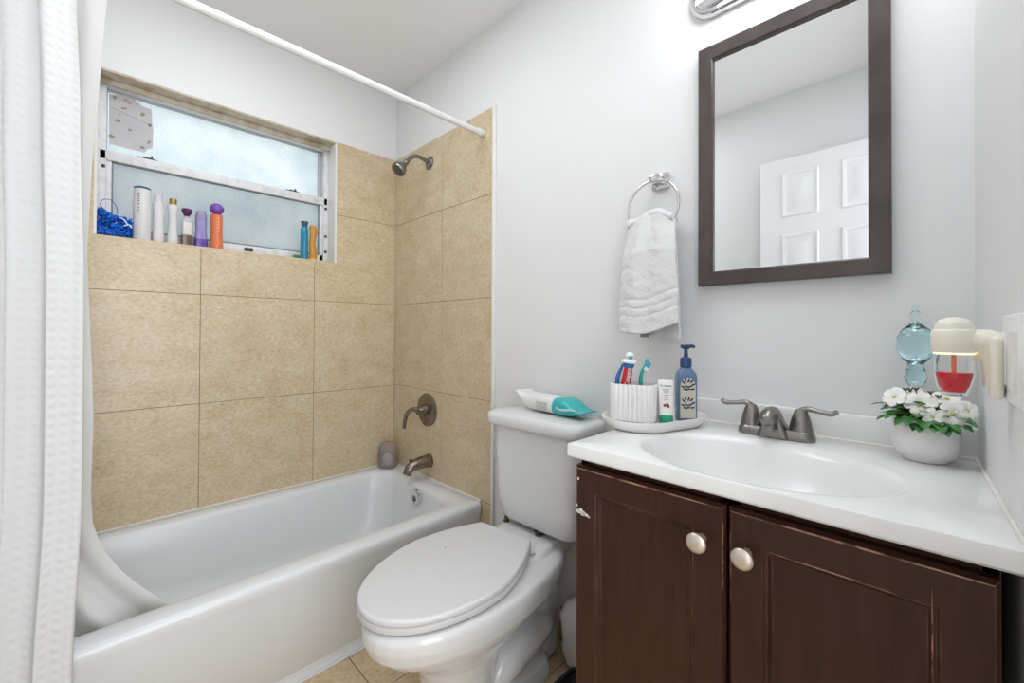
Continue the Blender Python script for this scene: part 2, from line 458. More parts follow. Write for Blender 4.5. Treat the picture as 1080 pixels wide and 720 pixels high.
# paper taped over the corner of the upper pane
M_paper = mottle(mat('printed_paper', 'C3C1C4', 0.8), [(0.30, 'BFBDC0'), (0.7, 'C8C6C8')], 12, 3)
for p in ('9A9278',):
    M_pmark = mat('paper_print', p, 0.8)
M_pred = mat('paper_print_red', 'C79A90', 0.8)
xp = -0.1195
outl = [(-1.171, 2.036), (-1.122, 2.046), (-1.098, 2.043), (-1.072, 2.024), (-1.045, 2.022), (-1.042, 1.96), (-1.039, 1.935), (-1.040, 1.866), (-1.058, 1.852), (-1.064, 1.838), (-1.10, 1.838), (-1.168, 1.842), (-1.170, 1.93)]
bm = BM(); prism(bm, outl, 'x', xp, xp + .0008)
paper = tag(obj('paper_sheet', bm, M_paper, ang=30), 'torn printed paper sheet taped inside the upper window pane', 'paper')
k = 0
for (y, z, w, h, m) in [(-1.155, 2.028, .012, .014, M_pmark), (-1.118, 2.026, .026, .012, M_pred), (-1.128, 1.995, .018, .007, M_pmark), (-1.072, 1.992, .012, .018, M_pmark),
                        (-1.145, 1.94, .016, .012, M_pmark), (-1.11, 1.915, .012, .008, M_pmark), (-1.162, 1.872, .018, .012, M_pmark), (-1.05, 1.955, .010, .012, M_pmark), (-1.052, 1.884, .008, .016, M_pmark), (-1.072, 1.856, .014, .012, M_pmark), (-1.14, 1.968, .007, .006, M_pmark)]:
    bm = BM(); r_ = rrect(w / 2, h / 2, min(w, h) * .45, 0, n=3)
    a = random.uniform(-.6, .6)
    prism(bm, [(y + p.x * math.cos(a) - p.y * math.sin(a), z + p.x * math.sin(a) + p.y * math.cos(a)) for p in r_], 'x', xp + .0008, xp + .0012)
    obj('printed_mark', bm, m, paper)
bm = BM(); prism(bm, [(-1.168, 1.988), (-1.04, 1.955), (-1.04, 1.952), (-1.168, 1.985)], 'x', xp + .0008, xp + .0012); obj('fold_crease', bm, mat('paper_crease', 'A9A7A8', .8), paper)

# ------------------------------------------------------------------ door leaf folded back against the wall behind the camera
door = struct(bpy.data.objects.new('door_1', None)); COL.objects.link(door); door.location = (1.79, -1.455, 0)
M_door = mat('door_paint', 'E6E6E8', 0.4)
bm = BM()
dx0, dx1, dyf = 1.477, 2.11, -1.435
box(bm, dx0, dx1, dyf - .035, dyf, 0.012, 2.05, .001, 1)
leaf = struct(obj('door_leaf', bm, M_door, door))
for (px0, px1) in ((1.59, 1.733), (1.846, 1.989)):
    for (pz0, pz1) in ((1.745, 1.965), (1.02, 1.63), (0.2, 0.90)):
        bm = BM()
        def rr(i, y): return [Vector((px0 + i, y, pz0 + i)), Vector((px1 - i, y, pz0 + i)), Vector((px1 - i, y, pz1 - i)), Vector((px0 + i, y, pz1 - i))]
        loft(bm, [rr(-.012, dyf), rr(-.006, dyf + .006), rr(0.004, dyf + .004), rr(.010, dyf + .0005), rr(.030, dyf + .0008), rr(.042, dyf + .005)], False, True)
        struct(obj('door_panel', bm, M_door, leaf, ang=20))
bm = BM(); lathe(bm, [(.03, 0), (.03, .006), (.012, .008), (.012, .03), (.026, .04), (.028, .052), (.018, .062)], 24, Matrix.Translation((1.53, dyf, 0.98)) @ Matrix.Rotation(-PI / 2, 4, 'X')); struct(obj('door_knob', bm, M_nickel, door))

# ------------------------------------------------------------------ BATHTUB
tub = thing('bathtub', 'white built-in bathtub along the tiled window wall', 'bathtub', (0.38, -0.76, 0))
bm = BM()
TY0, TY1 = YF + .004, -0.002
def tr(x0, x1, y0, y1, r, z): return rrect((x1 - x0) / 2, (y1 - y0) / 2, r, z, (x0 + x1) / 2, (y0 + y1) / 2, n=8)
rings = [tr(.003, .735, TY0, TY1, .004, 0.045), tr(.003, .747, TY0, TY1, .006, 0.055), tr(.003, .750, TY0, TY1, .008, 0.29), tr(.003, .764, TY0, TY1, .010, 0.335), tr(.003, .766, TY0, TY1, .012, 0.358),
         tr(.004, .763, TY0 + .001, TY1 - .001, .013, 0.369), tr(.008, .753, TY0 + .005, TY1 - .004, .014, 0.3755), tr(.045, .715, TY0 + .05, -.06, .04, 0.376),
         tr(.066, .690, TY0 + .075, -.085, .085, 0.3735), tr(.074, .680, TY0 + .085, -.094, .10, 0.367), tr(.080, .673, TY0 + .095, -.100, .11, 0.352),
         tr(.092, .662, TY0 + .13, -.112, .115, 0.27), tr(.115, .640, TY0 + .20, -.135, .12, 0.15), tr(.145, .612, TY0 + .26, -.165, .12, 0.09), tr(.185, .575, TY0 + .32, -.21, .11, 0.066), tr(.25, .50, TY0 + .5, -.33, .08, 0.06)]
loft(bm, rings, True, True)
obj('tub_shell', bm, M_tub, tub, ang=60)
bm = BM(); box(bm, .01, .732, TY0, TY1, 0.003, .046); box(bm, .728, .742, TY0, TY1, .003, .009, .002); obj('toe_kick', bm, M_tub, tub)
ov = Matrix.Translation((0.414, -0.114, 0.328)) @ Matrix.Rotation(PI / 2 + 0.12, 4, 'X')
bm = BM(); lathe(bm, [(.040, -.004), (.040, .002), (.036, .006), (.02, .0085), (0, .009)], 32, ov); p = obj('overflow_plate', bm, M_chrome, tub)
bm = BM(); box(bm, -.006, .006, -.018, .004, .008, .016, .002, mtx=ov); lathe(bm, [(.009, .008), (.009, .012), (0, .013)], 16, ov); obj('trip_lever', bm, M_nickel, p)
bm = BM(); lathe(bm, [(.032, .060), (.032, .064), (.02, .066), (0, .0655)], 28, Matrix.Translation((.375, -.42, 0.001))); obj('drain', bm, M_chrome, tub)
bm = BM(); box(bm, .001, .006, TY0, TY1, .372, .380, .002); box(bm, .006, .755, -.006, -.0008, .372, .380, .002); obj('caulk_bead', bm, M_caulk, tub)

# ------------------------------------------------------------------ SHOWER FITTINGS
sv = thing('shower_valve', 'round dark nickel shower valve with curved lever above the tub spout', 'shower valve', (0.337, -0.001, 0.717))
to_room = lambda x, z, y=0: Matrix.Translation((x, y, z)) @ Matrix.Rotation(PI / 2, 4, 'X')     # +Z of the lathe points into the room (-y)
bm = BM(); lathe(bm, [(.083, 0), (.083, .004), (.078, .009), (.06, .0125), (.03, .015), (0, .015)], 40, to_room(.337, .717, -.001)); obj('escutcheon', bm, M_bronze, sv)
bm = BM(); lathe(bm, [(.03, .012), (.028, .03), (.022, .05), (.02, .058), (0, .06)], 24, to_room(.337, .717, -.001)); obj('hub', bm, M_bronze, sv)
bm = BM(); tube(bm, [(.335, -.05, .72), (.31, -.066, .722), (.275, -.075, .705), (.25, -.076, .665), (.236, -.074, .618)], [.014, .013, .011, .010, .009], 12, 6); obj('lever', bm, M_bronze, sv)
sp = thing('tub_spout', 'dark nickel tub spout on the tiled end wall', 'tub spout', (0.357, -0.001, 0.465))
bm = BM()
tube(bm, [(.357, -.001, .463), (.357, -.045, .464), (.356, -.085, .459), (.354, -.112, .445), (.353, -.128, .418)], [.031, .030, .027, .024, .019], 20, 6)
obj('spout_body', bm, M_bronze, sp)
bm = BM(); lathe(bm, [(.004, 0), (.004, .014), (.009, .016), (.009, .022), (0, .023)], 14, Matrix.Translation((.353, -.108, .468))); obj('diverter_knob', bm, M_bronze, sp)
bm = BM(); lathe(bm, [(.035, 0), (.035, .003), (.03, .005), (0, .005)], 28, to_room(.357, .463, -.0005)); obj('wall_ring', bm, M_bronze, sp)
sh = thing('showerhead', 'small nickel shower head on a bent arm high on the tiled wall', 'shower head', (0.342, -0.001, 1.972))
bm = BM(); lathe(bm, [(.034, 0), (.033, .004), (.024, .010), (.012, .014), (0, .014)], 28, to_room(.342, 1.972, -.001)); obj('flange', bm, M_nickel, sh)
bm = BM(); tube(bm, [(.342, -.008, 1.972), (.342, -.06, 1.985), (.342, -.10, 1.975), (.342, -.135, 1.935)], .0095, 12, 6); obj('arm', bm, M_nickel, sh)
hm = Matrix.Translation((.342, -.128, 1.945)) @ Vector((0, -.66, -.75)).to_track_quat('Z', 'Y').to_matrix().to_4x4()
bm = BM(); lathe(bm, [(.010, 0), (.014, .006), (.014, .016), (.012, .022), (.019, .036), (.031, .055), (.036, .068), (.036, .078), (.033, .082), (0, .080)], 28, hm); h = obj('head', bm, M_nickel, sh)
bm = BM(); lathe(bm, [(.027, .078), (.027, .083), (.02, .085), (0, .085)], 24, hm); obj('spray_face', bm, mat('spray_face', '4A4846', .4), h)

# shower rod
rod = thing('shower_rod', 'white tension rod across the top of the tub', 'rod', (0.755, -0.002, 1.985))
bm = BM(); tube(bm, [(.755, -.006, 1.985), (.755, YF + .006, 1.985)], .0125, 20); obj('tube', bm, M_white_gloss, rod)
for y0, y1 in ((-.002, -.03), (YF + .03, YF + .002)):
    bm = BM(); tube(bm, [(.755, y0, 1.985), (.755, y1, 1.985)], .0165, 20); obj('end_cap', bm, M_white_gloss, rod)

# ------------------------------------------------------------------ CURTAINS
def cloth_mat(name, col, waffle, trans=0.25):
    m = bpy.data.materials.new(name); m.use_nodes = True
    b = bsdf(m); b.inputs['Base Color'].default_value = (*lin(col), 1); b.inputs['Roughness'].default_value = .85
    if waffle:
        uv = nd(m, 'ShaderNodeUVMap'); w1 = nd(m, 'ShaderNodeTexWave'); w2 = nd(m, 'ShaderNodeTexWave')
        w1.bands_direction = 'X'; w2.bands_direction = 'Y'
        for w in (w1, w2):
            w.inputs['Scale'].default_value = 15; lk(m, uv.outputs[0], w.inputs['Vector'])
            w.inputs['Distortion'].default_value = 0.6; w.inputs['Detail Scale'].default_value = 2
        ad = nd(m, 'ShaderNodeMath', operation='MULTIPLY'); lk(m, w1.outputs['Fac'], ad.inputs[0]); lk(m, w2.outputs['Fac'], ad.inputs[1])
        bp = nd(m, 'ShaderNodeBump'); bp.inputs['Strength'].default_value = .4; bp.inputs['Distance'].default_value = .004
        lk(m, ad.outputs[0], bp.inputs['Height']); lk(m, bp.outputs['Normal'], b.inputs['Normal'])
    out = m.node_tree.nodes['Material Output']; tr_ = nd(m, 'ShaderNodeBsdfTranslucent'); mx = nd(m, 'ShaderNodeMixShader')
    tr_.inputs['Color'].default_value = (*lin(col), 1); mx.inputs[0].default_value = trans
    lk(m, b.outputs[0], mx.inputs[1]); lk(m, tr_.outputs[0], mx.inputs[2]); lk(m, mx.outputs[0], out.inputs[0])
    return m
M_curt = cloth_mat('waffle_cloth', 'F0F0F0', True, .25)
M_liner = cloth_mat('liner_cloth', 'EEEEEC', False, .35)

def interp(tab, t, soft=True):
    for (a, va), (b, vb) in zip(tab[:-1], tab[1:]):
        if t <= b:
            k = max(0, (t - a) / (b - a)); k = k * k * (3 - 2 * k) if soft else k
            return va + (vb - va) * k
    return tab[-1][1]
def sheet(name, m, nu, nv, fn, parent, uvscale=None, thick=.0012):
    bm = BM(); uvl = bm.loops.layers.uv.new('UVMap')
    V = [[bm.verts.new(fn(i / nu, j / nv)) for i in range(nu + 1)] for j in range(nv + 1)]
    inv = chain(parent).inverted() if parent else Matrix()
    arc = [0]
    mid = V[nv // 2]
    for i in range(nu): arc.append(arc[-1] + (mid[i + 1].co - mid[i].co).length)
    for j in range(nv):
        for i in range(nu):
            f = bm.faces.new((V[j][i], V[j][i + 1], V[j + 1][i + 1], V[j + 1][i]))
            for lp, (a, b) in zip(f.loops, ((i, j), (i + 1, j), (i + 1, j + 1), (i, j + 1))):
                lp[uvl].uv = (arc[a], V[b][a].co.z)
    bm.transform(inv)
    me = bpy.data.meshes.new(name); bm.to_mesh(me); bm.free(); me.materials.append(m); me.shade_smooth()
    o = bpy.data.objects.new(name, me); COL.objects.link(o); o.parent = parent
    if thick:
        s = o.modifiers.new('thickness', 'SOLIDIFY'); s.thickness = thick; s.offset = 0
    return o

cur = thing('shower_curtain', 'white waffle-weave shower curtain gathered outside the tub at left', 'shower curtain', (0.79, -1.36, 0.05))
def curt(u, v):
    z = 0.06 + v * 1.885
    ye = interp([(0, -1.243), (.35, -1.236), (.75, -1.226), (1.2, -1.228), (1.6, -1.236), (1.945, -1.245)], z)
    y = ye - u * (0.285 + .0 * v)
    a = 0.013 * (1 - .25 * v)
    ph = 2 * PI * (u * 2.45 + .03 * math.sin(2 * z) + .03 * v)
    xx = interp([(0, .815), (.375, .812), (1.0, .79), (1.945, .76)], z) + a * math.sin(ph - .4) + .006 * math.sin(2 * PI * u * 6.1 + 1.2 * z)
    y += .008 * math.sin(2 * ph)
    y = max(y, YF + .012)
    return Vector((xx, y, z))
sheet('curtain_cloth', M_curt, 150, 60, curt, cur)
for i in range(6):
    bm = BM(); ring_torus(bm, (.757, -1.243 - i * .048, 1.972), .028, .0022, Matrix.Rotation(PI / 2, 3, 'X') @ Matrix.Rotation(.25, 3, 'Y'), 28, 8); obj('curtain_ring', bm, M_chrome, cur)

lin_ = thing('shower_liner', 'thin white curtain liner hanging inside the tub behind the waffle curtain', 'shower curtain', (0.65, -1.36, 0.2))
def liner(u, v):
    z = 0.20 + v * 1.745
    ye = interp([(0.2, -.975), (.30, -1.025), (.36, -1.065), (.42, -1.112), (.48, -1.152), (.55, -1.186), (.62, -1.204), (.70, -1.208), (.9, -1.205), (1.3, -1.220), (1.5, -1.214), (1.7, -1.203), (1.945, -1.190)], z, False)
    xb = interp([(0.2, .612), (.45, .622), (1.0, .668), (1.945, .738)], z)
    yb = YF + .02
    y = ye + (yb - ye) * u
    low = max(0, 1 - (z - .2) / .4)
    amp = (.009 + .016 * low) * min(1, .15 + u * 4)
    fold = math.sin(2 * PI * u * (4.5 - 1.2 * low) + 2.2 * low)
    xx = xb + amp * fold
    return Vector((min(xx, .74), y, z))
sheet('liner_cloth', M_liner, 110, 70, liner, lin_)

# ------------------------------------------------------------------ TOILET
toi = thing('toilet', 'white two-piece toilet with closed lid between tub and vanity', 'toilet', (1.203, 0, 0.0025), math.radians(1.2))
def egg(z, yf, yb, hw, xb=None, n=40, p=2.0, cx=0.0):
    """closed plan outline: rounded front at yf (towards -y), squarer back at yb"""
    ymid = yb + (yf - yb) * 0.50
    out = []
    for i in range(n):
        a = 2 * PI * i / n
        c, s = math.cos(a), math.sin(a)
        if s <= 0:
            out.append(Vector((cx + hw * math.copysign(abs(c) ** (2 / 2.0), c), ymid + (ymid - yf) * s, z)))
        else:
            q = 2 / p
            xw = hw * math.copysign(abs(c) ** q, c)
            if xb is not None: xw *= 1 - (1 - xb / hw) * s ** 1.5
            out.append(Vector((cx + xw, ymid + (yb - ymid) * s ** q, z)))
    return out
bm = BM()
# front column of the pedestal, swelling into the bowl and its rim
R = [egg(0, -.592, -.36, .112, .10, p=3), egg(.015, -.590, -.36, .110, .10, p=3), egg(.05, -.582, -.36, .100, .09, p=3), egg(.13, -.576, -.36, .096, .085, p=2.6),
     egg(.19, -.582, -.33, .100, .07, p=2.4), egg(.235, -.602, -.29, .114, .07, p=2.3), egg(.268, -.636, -.24, .136, .08, p=2.4), egg(.298, -.684, -.16, .158, .095, p=2.8), egg(.318, -.716, -.10, .171, .112, p=3.2),
     egg(.34, -.738, -.06, .182, .125, p=3.4), egg(.37, -.750, -.045, .188, .118, p=3.6), egg(.393, -.750, -.04, .188, .118, p=3.6), egg(.403, -.744, -.045, .184, .116, p=3.6), egg(.408, -.735, -.055, .175, .125, p=3.4)]
loft(bm, R, True, True)
def rbox(hx, y0, y1, r, z): return rrect(hx, (y1 - y0) / 2, r, z, 0, (y0 + y1) / 2, n=6)
# raised deck that carries the tank
loft(bm, [rbox(.118, -.30, -.042, .04, .375), rbox(.120, -.29, -.04, .04, .400), rbox(.117, -.25, -.04, .05, .416), rbox(.112, -.21, -.042, .045, .428), rbox(.104, -.195, -.046, .04, .431)])
# narrow web, rear column and foot
loft(bm, [rbox(.052, -.42, -.09, .03, 0), rbox(.050, -.42, -.09, .03, .32)])
loft(bm, [rbox(.072, -.17, -.035, .045, .02), rbox(.070, -.165, -.035, .045, .20), rbox(.076, -.17, -.035, .045, .30), rbox(.100, -.20, -.035, .05, .36), rbox(.118, -.24, -.035, .05, .40)])
loft(bm, [rbox(.108, -.46, -.125, .06, 0), rbox(.108, -.46, -.125, .06, .022), rbox(.092, -.44, -.13, .05, .052), rbox(.06, -.42, -.14, .04, .075)])
# the trapway standing proud on both sides
for sd in (-1, 1):
    tube(bm, [(sd * .042, -.385, .05), (sd * .050, -.380, .10), (sd * .054, -.335, .128), (sd * .054, -.25, .138), (sd * .048, -.16, .140), (sd * .03, -.10, .12)], [.036, .048, .056, .056, .052, .040], 20, 6)
xform(bm, bm.verts[:], Matrix.Translation((0, -.75, 0)) @ Matrix.Rotation(math.radians(3.2), 4, 'Z') @ Matrix.Translation((0, .75, 0)))
bowl = obj('bowl', bm, M_porc, toi, world=False, ang=60)
m_ = bowl.modifiers.new('fuse', 'REMESH'); m_.mode = 'VOXEL'; m_.voxel_size = .0042; m_.use_smooth_shade = True
m2 = bowl.modifiers.new('relax', 'SMOOTH'); m2.iterations = 9; m2.factor = .5
for s in (-1, 1):
    bm = BM(); lathe(bm, [(.016, 0), (.016, .012), (.012, .02), (0, .023)], 18, Matrix.Translation((s * .098, -.30, .022))); obj('bolt_cap', bm, M_porc, toi, world=False)
# closed seat and lid, hung a little crooked on their hinges
LN = Vector((1.207, -.748, 0)); LT = math.radians(-7.5); LA = Vector((math.sin(LT), math.cos(LT), 0)); LP = Vector((LA.y, -LA.x, 0))
def lidshape(z, grow=0.0):
    L, wm, wb, tm = .528, .185, .108, .295
    half = []
    for k in range(0, 25):
        a = (PI / 2) * k / 24; half.append((tm * (1 - math.cos(a)), wm * math.sin(a)))
    for k in range(1, 17):
        t = k / 16; half.append((tm + (L - .012 - tm) * t, wm - (wm - wb - .003) * (.35 * t + .65 * t * t)))
    half += [(L - .006, wb), (L - .0015, wb - .005), (L, wb - .012), (L, wb * .5)]
    half = [(a + (grow if a > .3 else -grow) * (abs(a - .26) / .26), w + (grow if w > .002 else 0) * (w / wm)) for a, w in half]
    pts = [LN + LA * a + LP * w + Vector((0, 0, z)) for a, w in half]
    pts += [LN + LA * a - LP * w + Vector((0, 0, z)) for a, w in reversed(half[1:])]
    return pts
bm = BM(); loft(bm, [lidshape(.414, -.006), lidshape(.416, -.001), lidshape(.420, .001), lidshape(.430, .001), lidshape(.433, -.003)]); obj('seat', bm, M_seat, toi, ang=50)
bm = BM(); loft(bm, [lidshape(.4345, -.003), lidshape(.436, .0005), lidshape(.441, .0015), lidshape(.4475, .0005), lidshape(.4498, -.0025), lidshape(.4505, -.008)]); ld = obj('seat_lid', bm, M_seat, toi, ang=50)
M_speck = mat('dark_speck', '5A5A58', .7)
for (u_, v_, r_) in ((463, 574.8, .0026), (469.5, 577.2, .0026), (466, 576, .001)):
    d_ = Fv + Rv * ((u_ - 540) / F_PX) - Uv * ((v_ - 360 - cam_d.shift_y * 1080) / F_PX); t_ = (.4505 - 1.115) / d_.z
    bm = BM(); lathe(bm, [(r_, .4500), (r_, .4509), (0, .4510)], 10, Matrix.Translation((2.151 + d_.x * t_, -1.21 + d_.y * t_, 0))); obj('speck', bm, M_speck, ld)
for sd in (-.07, .07):
    bm = BM(); c = LN + LA * .52 + LP * sd; box(bm, c.x - .02, c.x + .02, c.y - .015, c.y + .022, .412, .434, .006); obj('hinge', bm, M_seat, toi)
bm = BM(); c = LN + LA * .490 + LP * .105; tube(bm, [c + Vector((0, 0, .428)), c + LP * .032 + Vector((0, .012, .428))], .0045, 12); obj('hinge_pin', bm, mat('hinge_grey', 'B8B8B8', .4), toi)
# tank
bm = BM()
def tk(hx, yf, yb, r, z): return rrect(hx, (yb - yf) / 2, r, z, 0, (yf + yb) / 2, n=8)
loft(bm, [tk(.120, -.135, -.05, .03, .444), tk(.150, -.153, -.035, .045, .448), tk(.166, -.164, -.028, .05, .461), tk(.176, -.172, -.024, .052, .485), tk(.181, -.177, -.023, .052, .53), tk(.186, -.184, -.023, .05, .70), tk(.188, -.187, -.023, .05, .786)])
obj('tank', bm, M_porc, toi, world=False, ang=60)
bm = BM()
loft(bm, [tk(.195, -.19, -.022, .05, .784), tk(.207, -.203, -.014, .055, .786), tk(.212, -.209, -.012, .058, .795), tk(.212, -.209, -.012, .058, .815), tk(.207, -.203, -.014, .056, .826), tk(.188, -.19, -.024, .05, .831), tk(.10, -.12, -.07, .02, .833)])
obj('tank_lid', bm, M_porc, toi, world=False, ang=60)
M_brass = mat('old_brass', '6B5640', .5, .7)
for x_ in (-.138, .012):
    bm = BM(); lathe(bm, [(.011, .432), (.011, .438), (.007, .439), (.007, .452)], 14, Matrix.Translation((x_, -.148, 0))); obj('tank_bolt', bm, M_brass, toi, world=False)
bm = BM(); lathe(bm, [(.04, .430), (.04, .450)], 24, Matrix.Translation((0, -.10, 0))); obj('tank_gasket', bm, M_black, toi, world=False)

# shut-off valve behind the toilet
va = thing('supply_valve', 'small brass water valve low on the wall behind the toilet', 'valve', (1.244, -0.003, 0.045))
bm = BM(); lathe(bm, [(.022, 0), (.02, .004), (.008, .006), (.008, .034), (0, .036)], 18, to_room(1.244, .050, -.006)); obj('valve_body', bm, M_brass, va)
bm = BM(); sphere(bm, (1.244, -.044, .050), .010, .8, 1, .8); obj('valve_handle', bm, mat('brown_handle', '4A3226', .6), va)

# packages on the floor between toilet and vanity
M_bag = add_noise_bump(mat('white_film', 'E9E7E6', .35), 40, .4, .006)
M_red = mat('red_print', 'C02030', .4)
bag = thing('plastic_bag', 'white and red plastic pack on the floor between toilet and vanity', 'bag', (1.352, -0.062, 0.003))
bm = BM()
rings = []
for t, hx, hy in ((0, .045, .02), (.02, .065, .032), (.06, .084, .040), (.11, .092, .042), (.17, .090, .040), (.21, .075, .028), (.225, .05, .014)):
    r_ = rrect(hx, hy, min(hx, hy) * .85, .003 + t, 1.352, -.062, n=6)
    rings.append([p + Vector((mnoise.noise(p * 14) * .010, mnoise.noise(p * 14 + Vector((5, 5, 5))) * .010, 0)) if 0 < t < .22 else p for p in r_])
loft(bm, rings); obj('wrapper', bm, M_bag, bag, ang=70)
bm = BM()
r1 = [[Vector((1.352 + (.100) * math.cos(a), -.062 + .044 * math.sin(a), z)) for a in [PI * (.80 + .04 * k) for k in range(9)]] for z in (.12, .135, .155, .175)]
loft(bm, r1, False, False, closed=False); o = obj('red_patch', bm, M_red, bag)
s = o.modifiers.new('t', 'SOLIDIFY'); s.thickness = .003
bn = thing('waste_bin', 'low dark bin with black rim on the floor beside the vanity', 'bin', (1.51, -0.33, 0.003))
bm = BM(); loft(bm, [rrect(.07, .08, .015, .003, 1.514, -.33), rrect(.082, .092, .018, .165, 1.514, -.33)], True, False)
loft(bm, [rrect(.066, .076, .013, .008, 1.514, -.33), rrect(.078, .088, .016, .165, 1.514, -.33)], True, False); obj('bin_body', bm, mat('dark_grey_plastic', '3E4244', .5), bn)
bm = BM()
loft(bm, [rrect(.085, .095, .02, .160, 1.514, -.33), rrect(.085, .095, .02, .172, 1.514, -.33), rrect(.077, .087, .016, .172, 1.514, -.33), rrect(.077, .087, .016, .160, 1.514, -.33), rrect(.085, .095, .02, .160, 1.514, -.33)], False, False); obj('rim', bm, M_black, bn)

# ------------------------------------------------------------------ VANITY
van = thing('vanity_cabinet', 'dark stained two-door vanity cabinet under the white sink top', 'cabinet', (1.905, -0.23, 0.003))
VX0, VX1, CT = 1.606, 2.208, .845
bm = BM()
box(bm, VX0, VX0 + .016, -.447, -.002, .003, CT, .001, 1); box(bm, VX1 - .016, VX1, -.447, -.002, .003, CT, .001, 1)
box(bm, VX0, VX1, -.447, -.429, .09, .13); box(bm, VX0, VX1, -.447, -.441, .79, .8435); box(bm, VX0, VX1, -.447, -.02, .09, .105); box(bm, VX0 + .016, VX1 - .016, -.39, -.375, .003, .09)
box(bm, VX0, VX1, -.012, -.002, .003, CT); box(bm, 1.895, 1.927, -.447, -.429, .1, CT)
obj('carcass', bm, M_wood, van)
def cab_door(x0, x1, z0, z1, knob_x, hinge):
    yb, yf, st = -.4475, -.468, .056
    bm = BM()
    def q(i, y): return [Vector((x0 + i, y, z0 + i)), Vector((x1 - i, y, z0 + i)), Vector((x1 - i, y, z1 - i)), Vector((x0 + i, y, z1 - i))]
    loft(bm, [q(0, yb), q(0, yf + .006), q(.005, yf), q(st - .006, yf), q(st - .003, yf + .003), q(st, yf + .0035), q(st + .005, yf + .0095), q(st + .009, yf + .0095)], True, True)
    d = obj('door', bm, M_wood, van, ang=15)
    bm = BM()
    lathe(bm, [(.008, 0), (.007, .010), (.0075, .014), (.0135, .018), (.0165, .023), (.0165, .027), (.013, .031), (.006, .033), (0, .0333)], 28, to_room(knob_x, .763, yf))
    obj('knob', bm, M_knob, d)
    return d, q, yf, st
d1, q1, yf, st = cab_door(1.604, 1.908, .12, .828, 1.871, -1)
d2, q2, yf, st = cab_door(1.913, 2.207, .12, .828, 1.941, 1)
# pale worn lines along the doors' upper edges and joints
def streak(d, p0, p1, w=.0012):
    bm = BM(); tube(bm, [p0, (Vector(p0) + Vector(p1)) / 2 + Vector((0, 0, .0003)), p1], [w * .3, w, w * .3], 6, 6); obj('worn_edge', bm, M_worn, d)
ye = yf - .0002
streak(d1, (1.610, ye, .8225), (1.904, ye, .8225), .0018); streak(d2, (1.917, ye, .8225), (2.202, ye, .8225), .0018)
streak(d1, (1.856, ye, .775), (1.856, ye, .70), .0006); streak(d1, (1.905, ye + .0006, .80), (1.905, ye + .0006, .69), .0008)
streak(d2, (1.917, ye + .0006, .79), (1.917, ye + .0006, .67), .0006); streak(d2, (1.972, ye, .776), (2.148, ye, .776), .0008); streak(d2, (2.150, ye, .80), (2.150, ye, .62), .0008)
M_chip = mat('white_paint_chip', 'E6E4DF', .7)
for (x_, z_, w, h) in [(a_, b_ - .020, c_ * 1.25, d_ * 1.25) for a_, b_, c_, d_ in ((1.613, .7505, .008, .006), (1.620, .7525, .008, .009), (1.6275, .7495, .007, .007), (1.634, .7485, .007, .0055), (1.624, .746, .006, .004), (1.640, .746, .0035, .003), (1.6095, .763, .003, .004), (1.613, .820, .003, .004))]:
    bm = BM(); r_ = rrect(w / 2, h / 2, min(w, h) * .4, 0, n=2)
    prism(bm, [(x_ + p.x * random.uniform(.7, 1.3), z_ + p.y * random.uniform(.7, 1.3)) for p in r_], 'y', yf - .0006, yf + .0004); obj('paint_chip', bm, M_chip, d1)

# sink top: slab with an oval bowl sunk into it, and a backsplash
top = thing('sink_top', 'white cultured marble sink top with oval basin on the dark cabinet', 'countertop', (1.905, -0.24, .846))
TX0, TZ = 1.594, .875
bm = BM()
bc = (1.905, -.305); N = 96
def slab_ring(i, z):
    """points on the slab rectangle matched by angle to the basin's ellipse"""
    out = []
    x0, x1, y0, y1 = TX0 + i, XR(-.24) + .008 - i, -.482 + i, -.002 - i
    for k in range(N):
        a = 2 * PI * k / N; c, s = math.cos(a), math.sin(a)
        tx = ((x1 if c > 0 else x0) - bc[0]) / c if abs(c) > 1e-9 else 1e9
        ty = ((y1 if s > 0 else y0) - bc[1]) / s if abs(s) > 1e-9 else 1e9
        t = min(tx, ty); out.append(Vector((bc[0] + c * t, bc[1] + s * t, z)))
    # pull the nearest ray point into each corner
    for cx_, cy_ in ((x0, y0), (x0, y1), (x1, y0), (x1, y1)):
        j = min(range(N), key=lambda k: (out[k] - Vector((cx_, cy_, z))).length); out[j] = Vector((cx_, cy_, z))
    return out
def ell(rx, ry, z, oy=0): return [Vector((bc[0] + rx * math.cos(2 * PI * k / N), bc[1] + oy + ry * math.sin(2 * PI * k / N), z)) for k in range(N)]
rings = [slab_ring(.004, .846), slab_ring(0, .850), slab_ring(0, TZ - .0025), slab_ring(.0008, TZ - .0008), slab_ring(.0025, TZ), ell(.226, .172, TZ), ell(.219, .165, TZ - .001), ell(.212, .158, TZ - .006), ell(.203, .149, TZ - .018), ell(.188, .136, TZ - .045), ell(.158, .112, TZ - .083),
         ell(.11, .078, TZ - .115), ell(.05, .038, TZ - .130), ell(.022, .022, TZ - .133)]
loft(bm, rings, False, True); obj('basin_slab', bm, M_marble, top, ang=33)
bm = BM(); box(bm, TX0, XR(0) + .003, -.021, .0055, TZ, .934, .004); obj('backsplash', bm, M_marble, top)
bm = BM(); lathe(bm, [(.021, 0), (.021, .003), (.014, .005), (0, .004)], 24, Matrix.Translation((bc[0], bc[1], TZ - .1335))); obj('drain', bm, M_chrome, top)
bm = BM()
tube(bm, [(1.70, -.0225, TZ + .0015), (XR(0) - .004, -.0225, TZ + .0015)], .0025, 8)
tube(bm, [(XR(-.02) - .002, -.02, TZ + .0015), (XR(-.48) - .002, -.478, TZ + .0015)], .003, 8); obj('caulk_bead', bm, M_caulk, top)

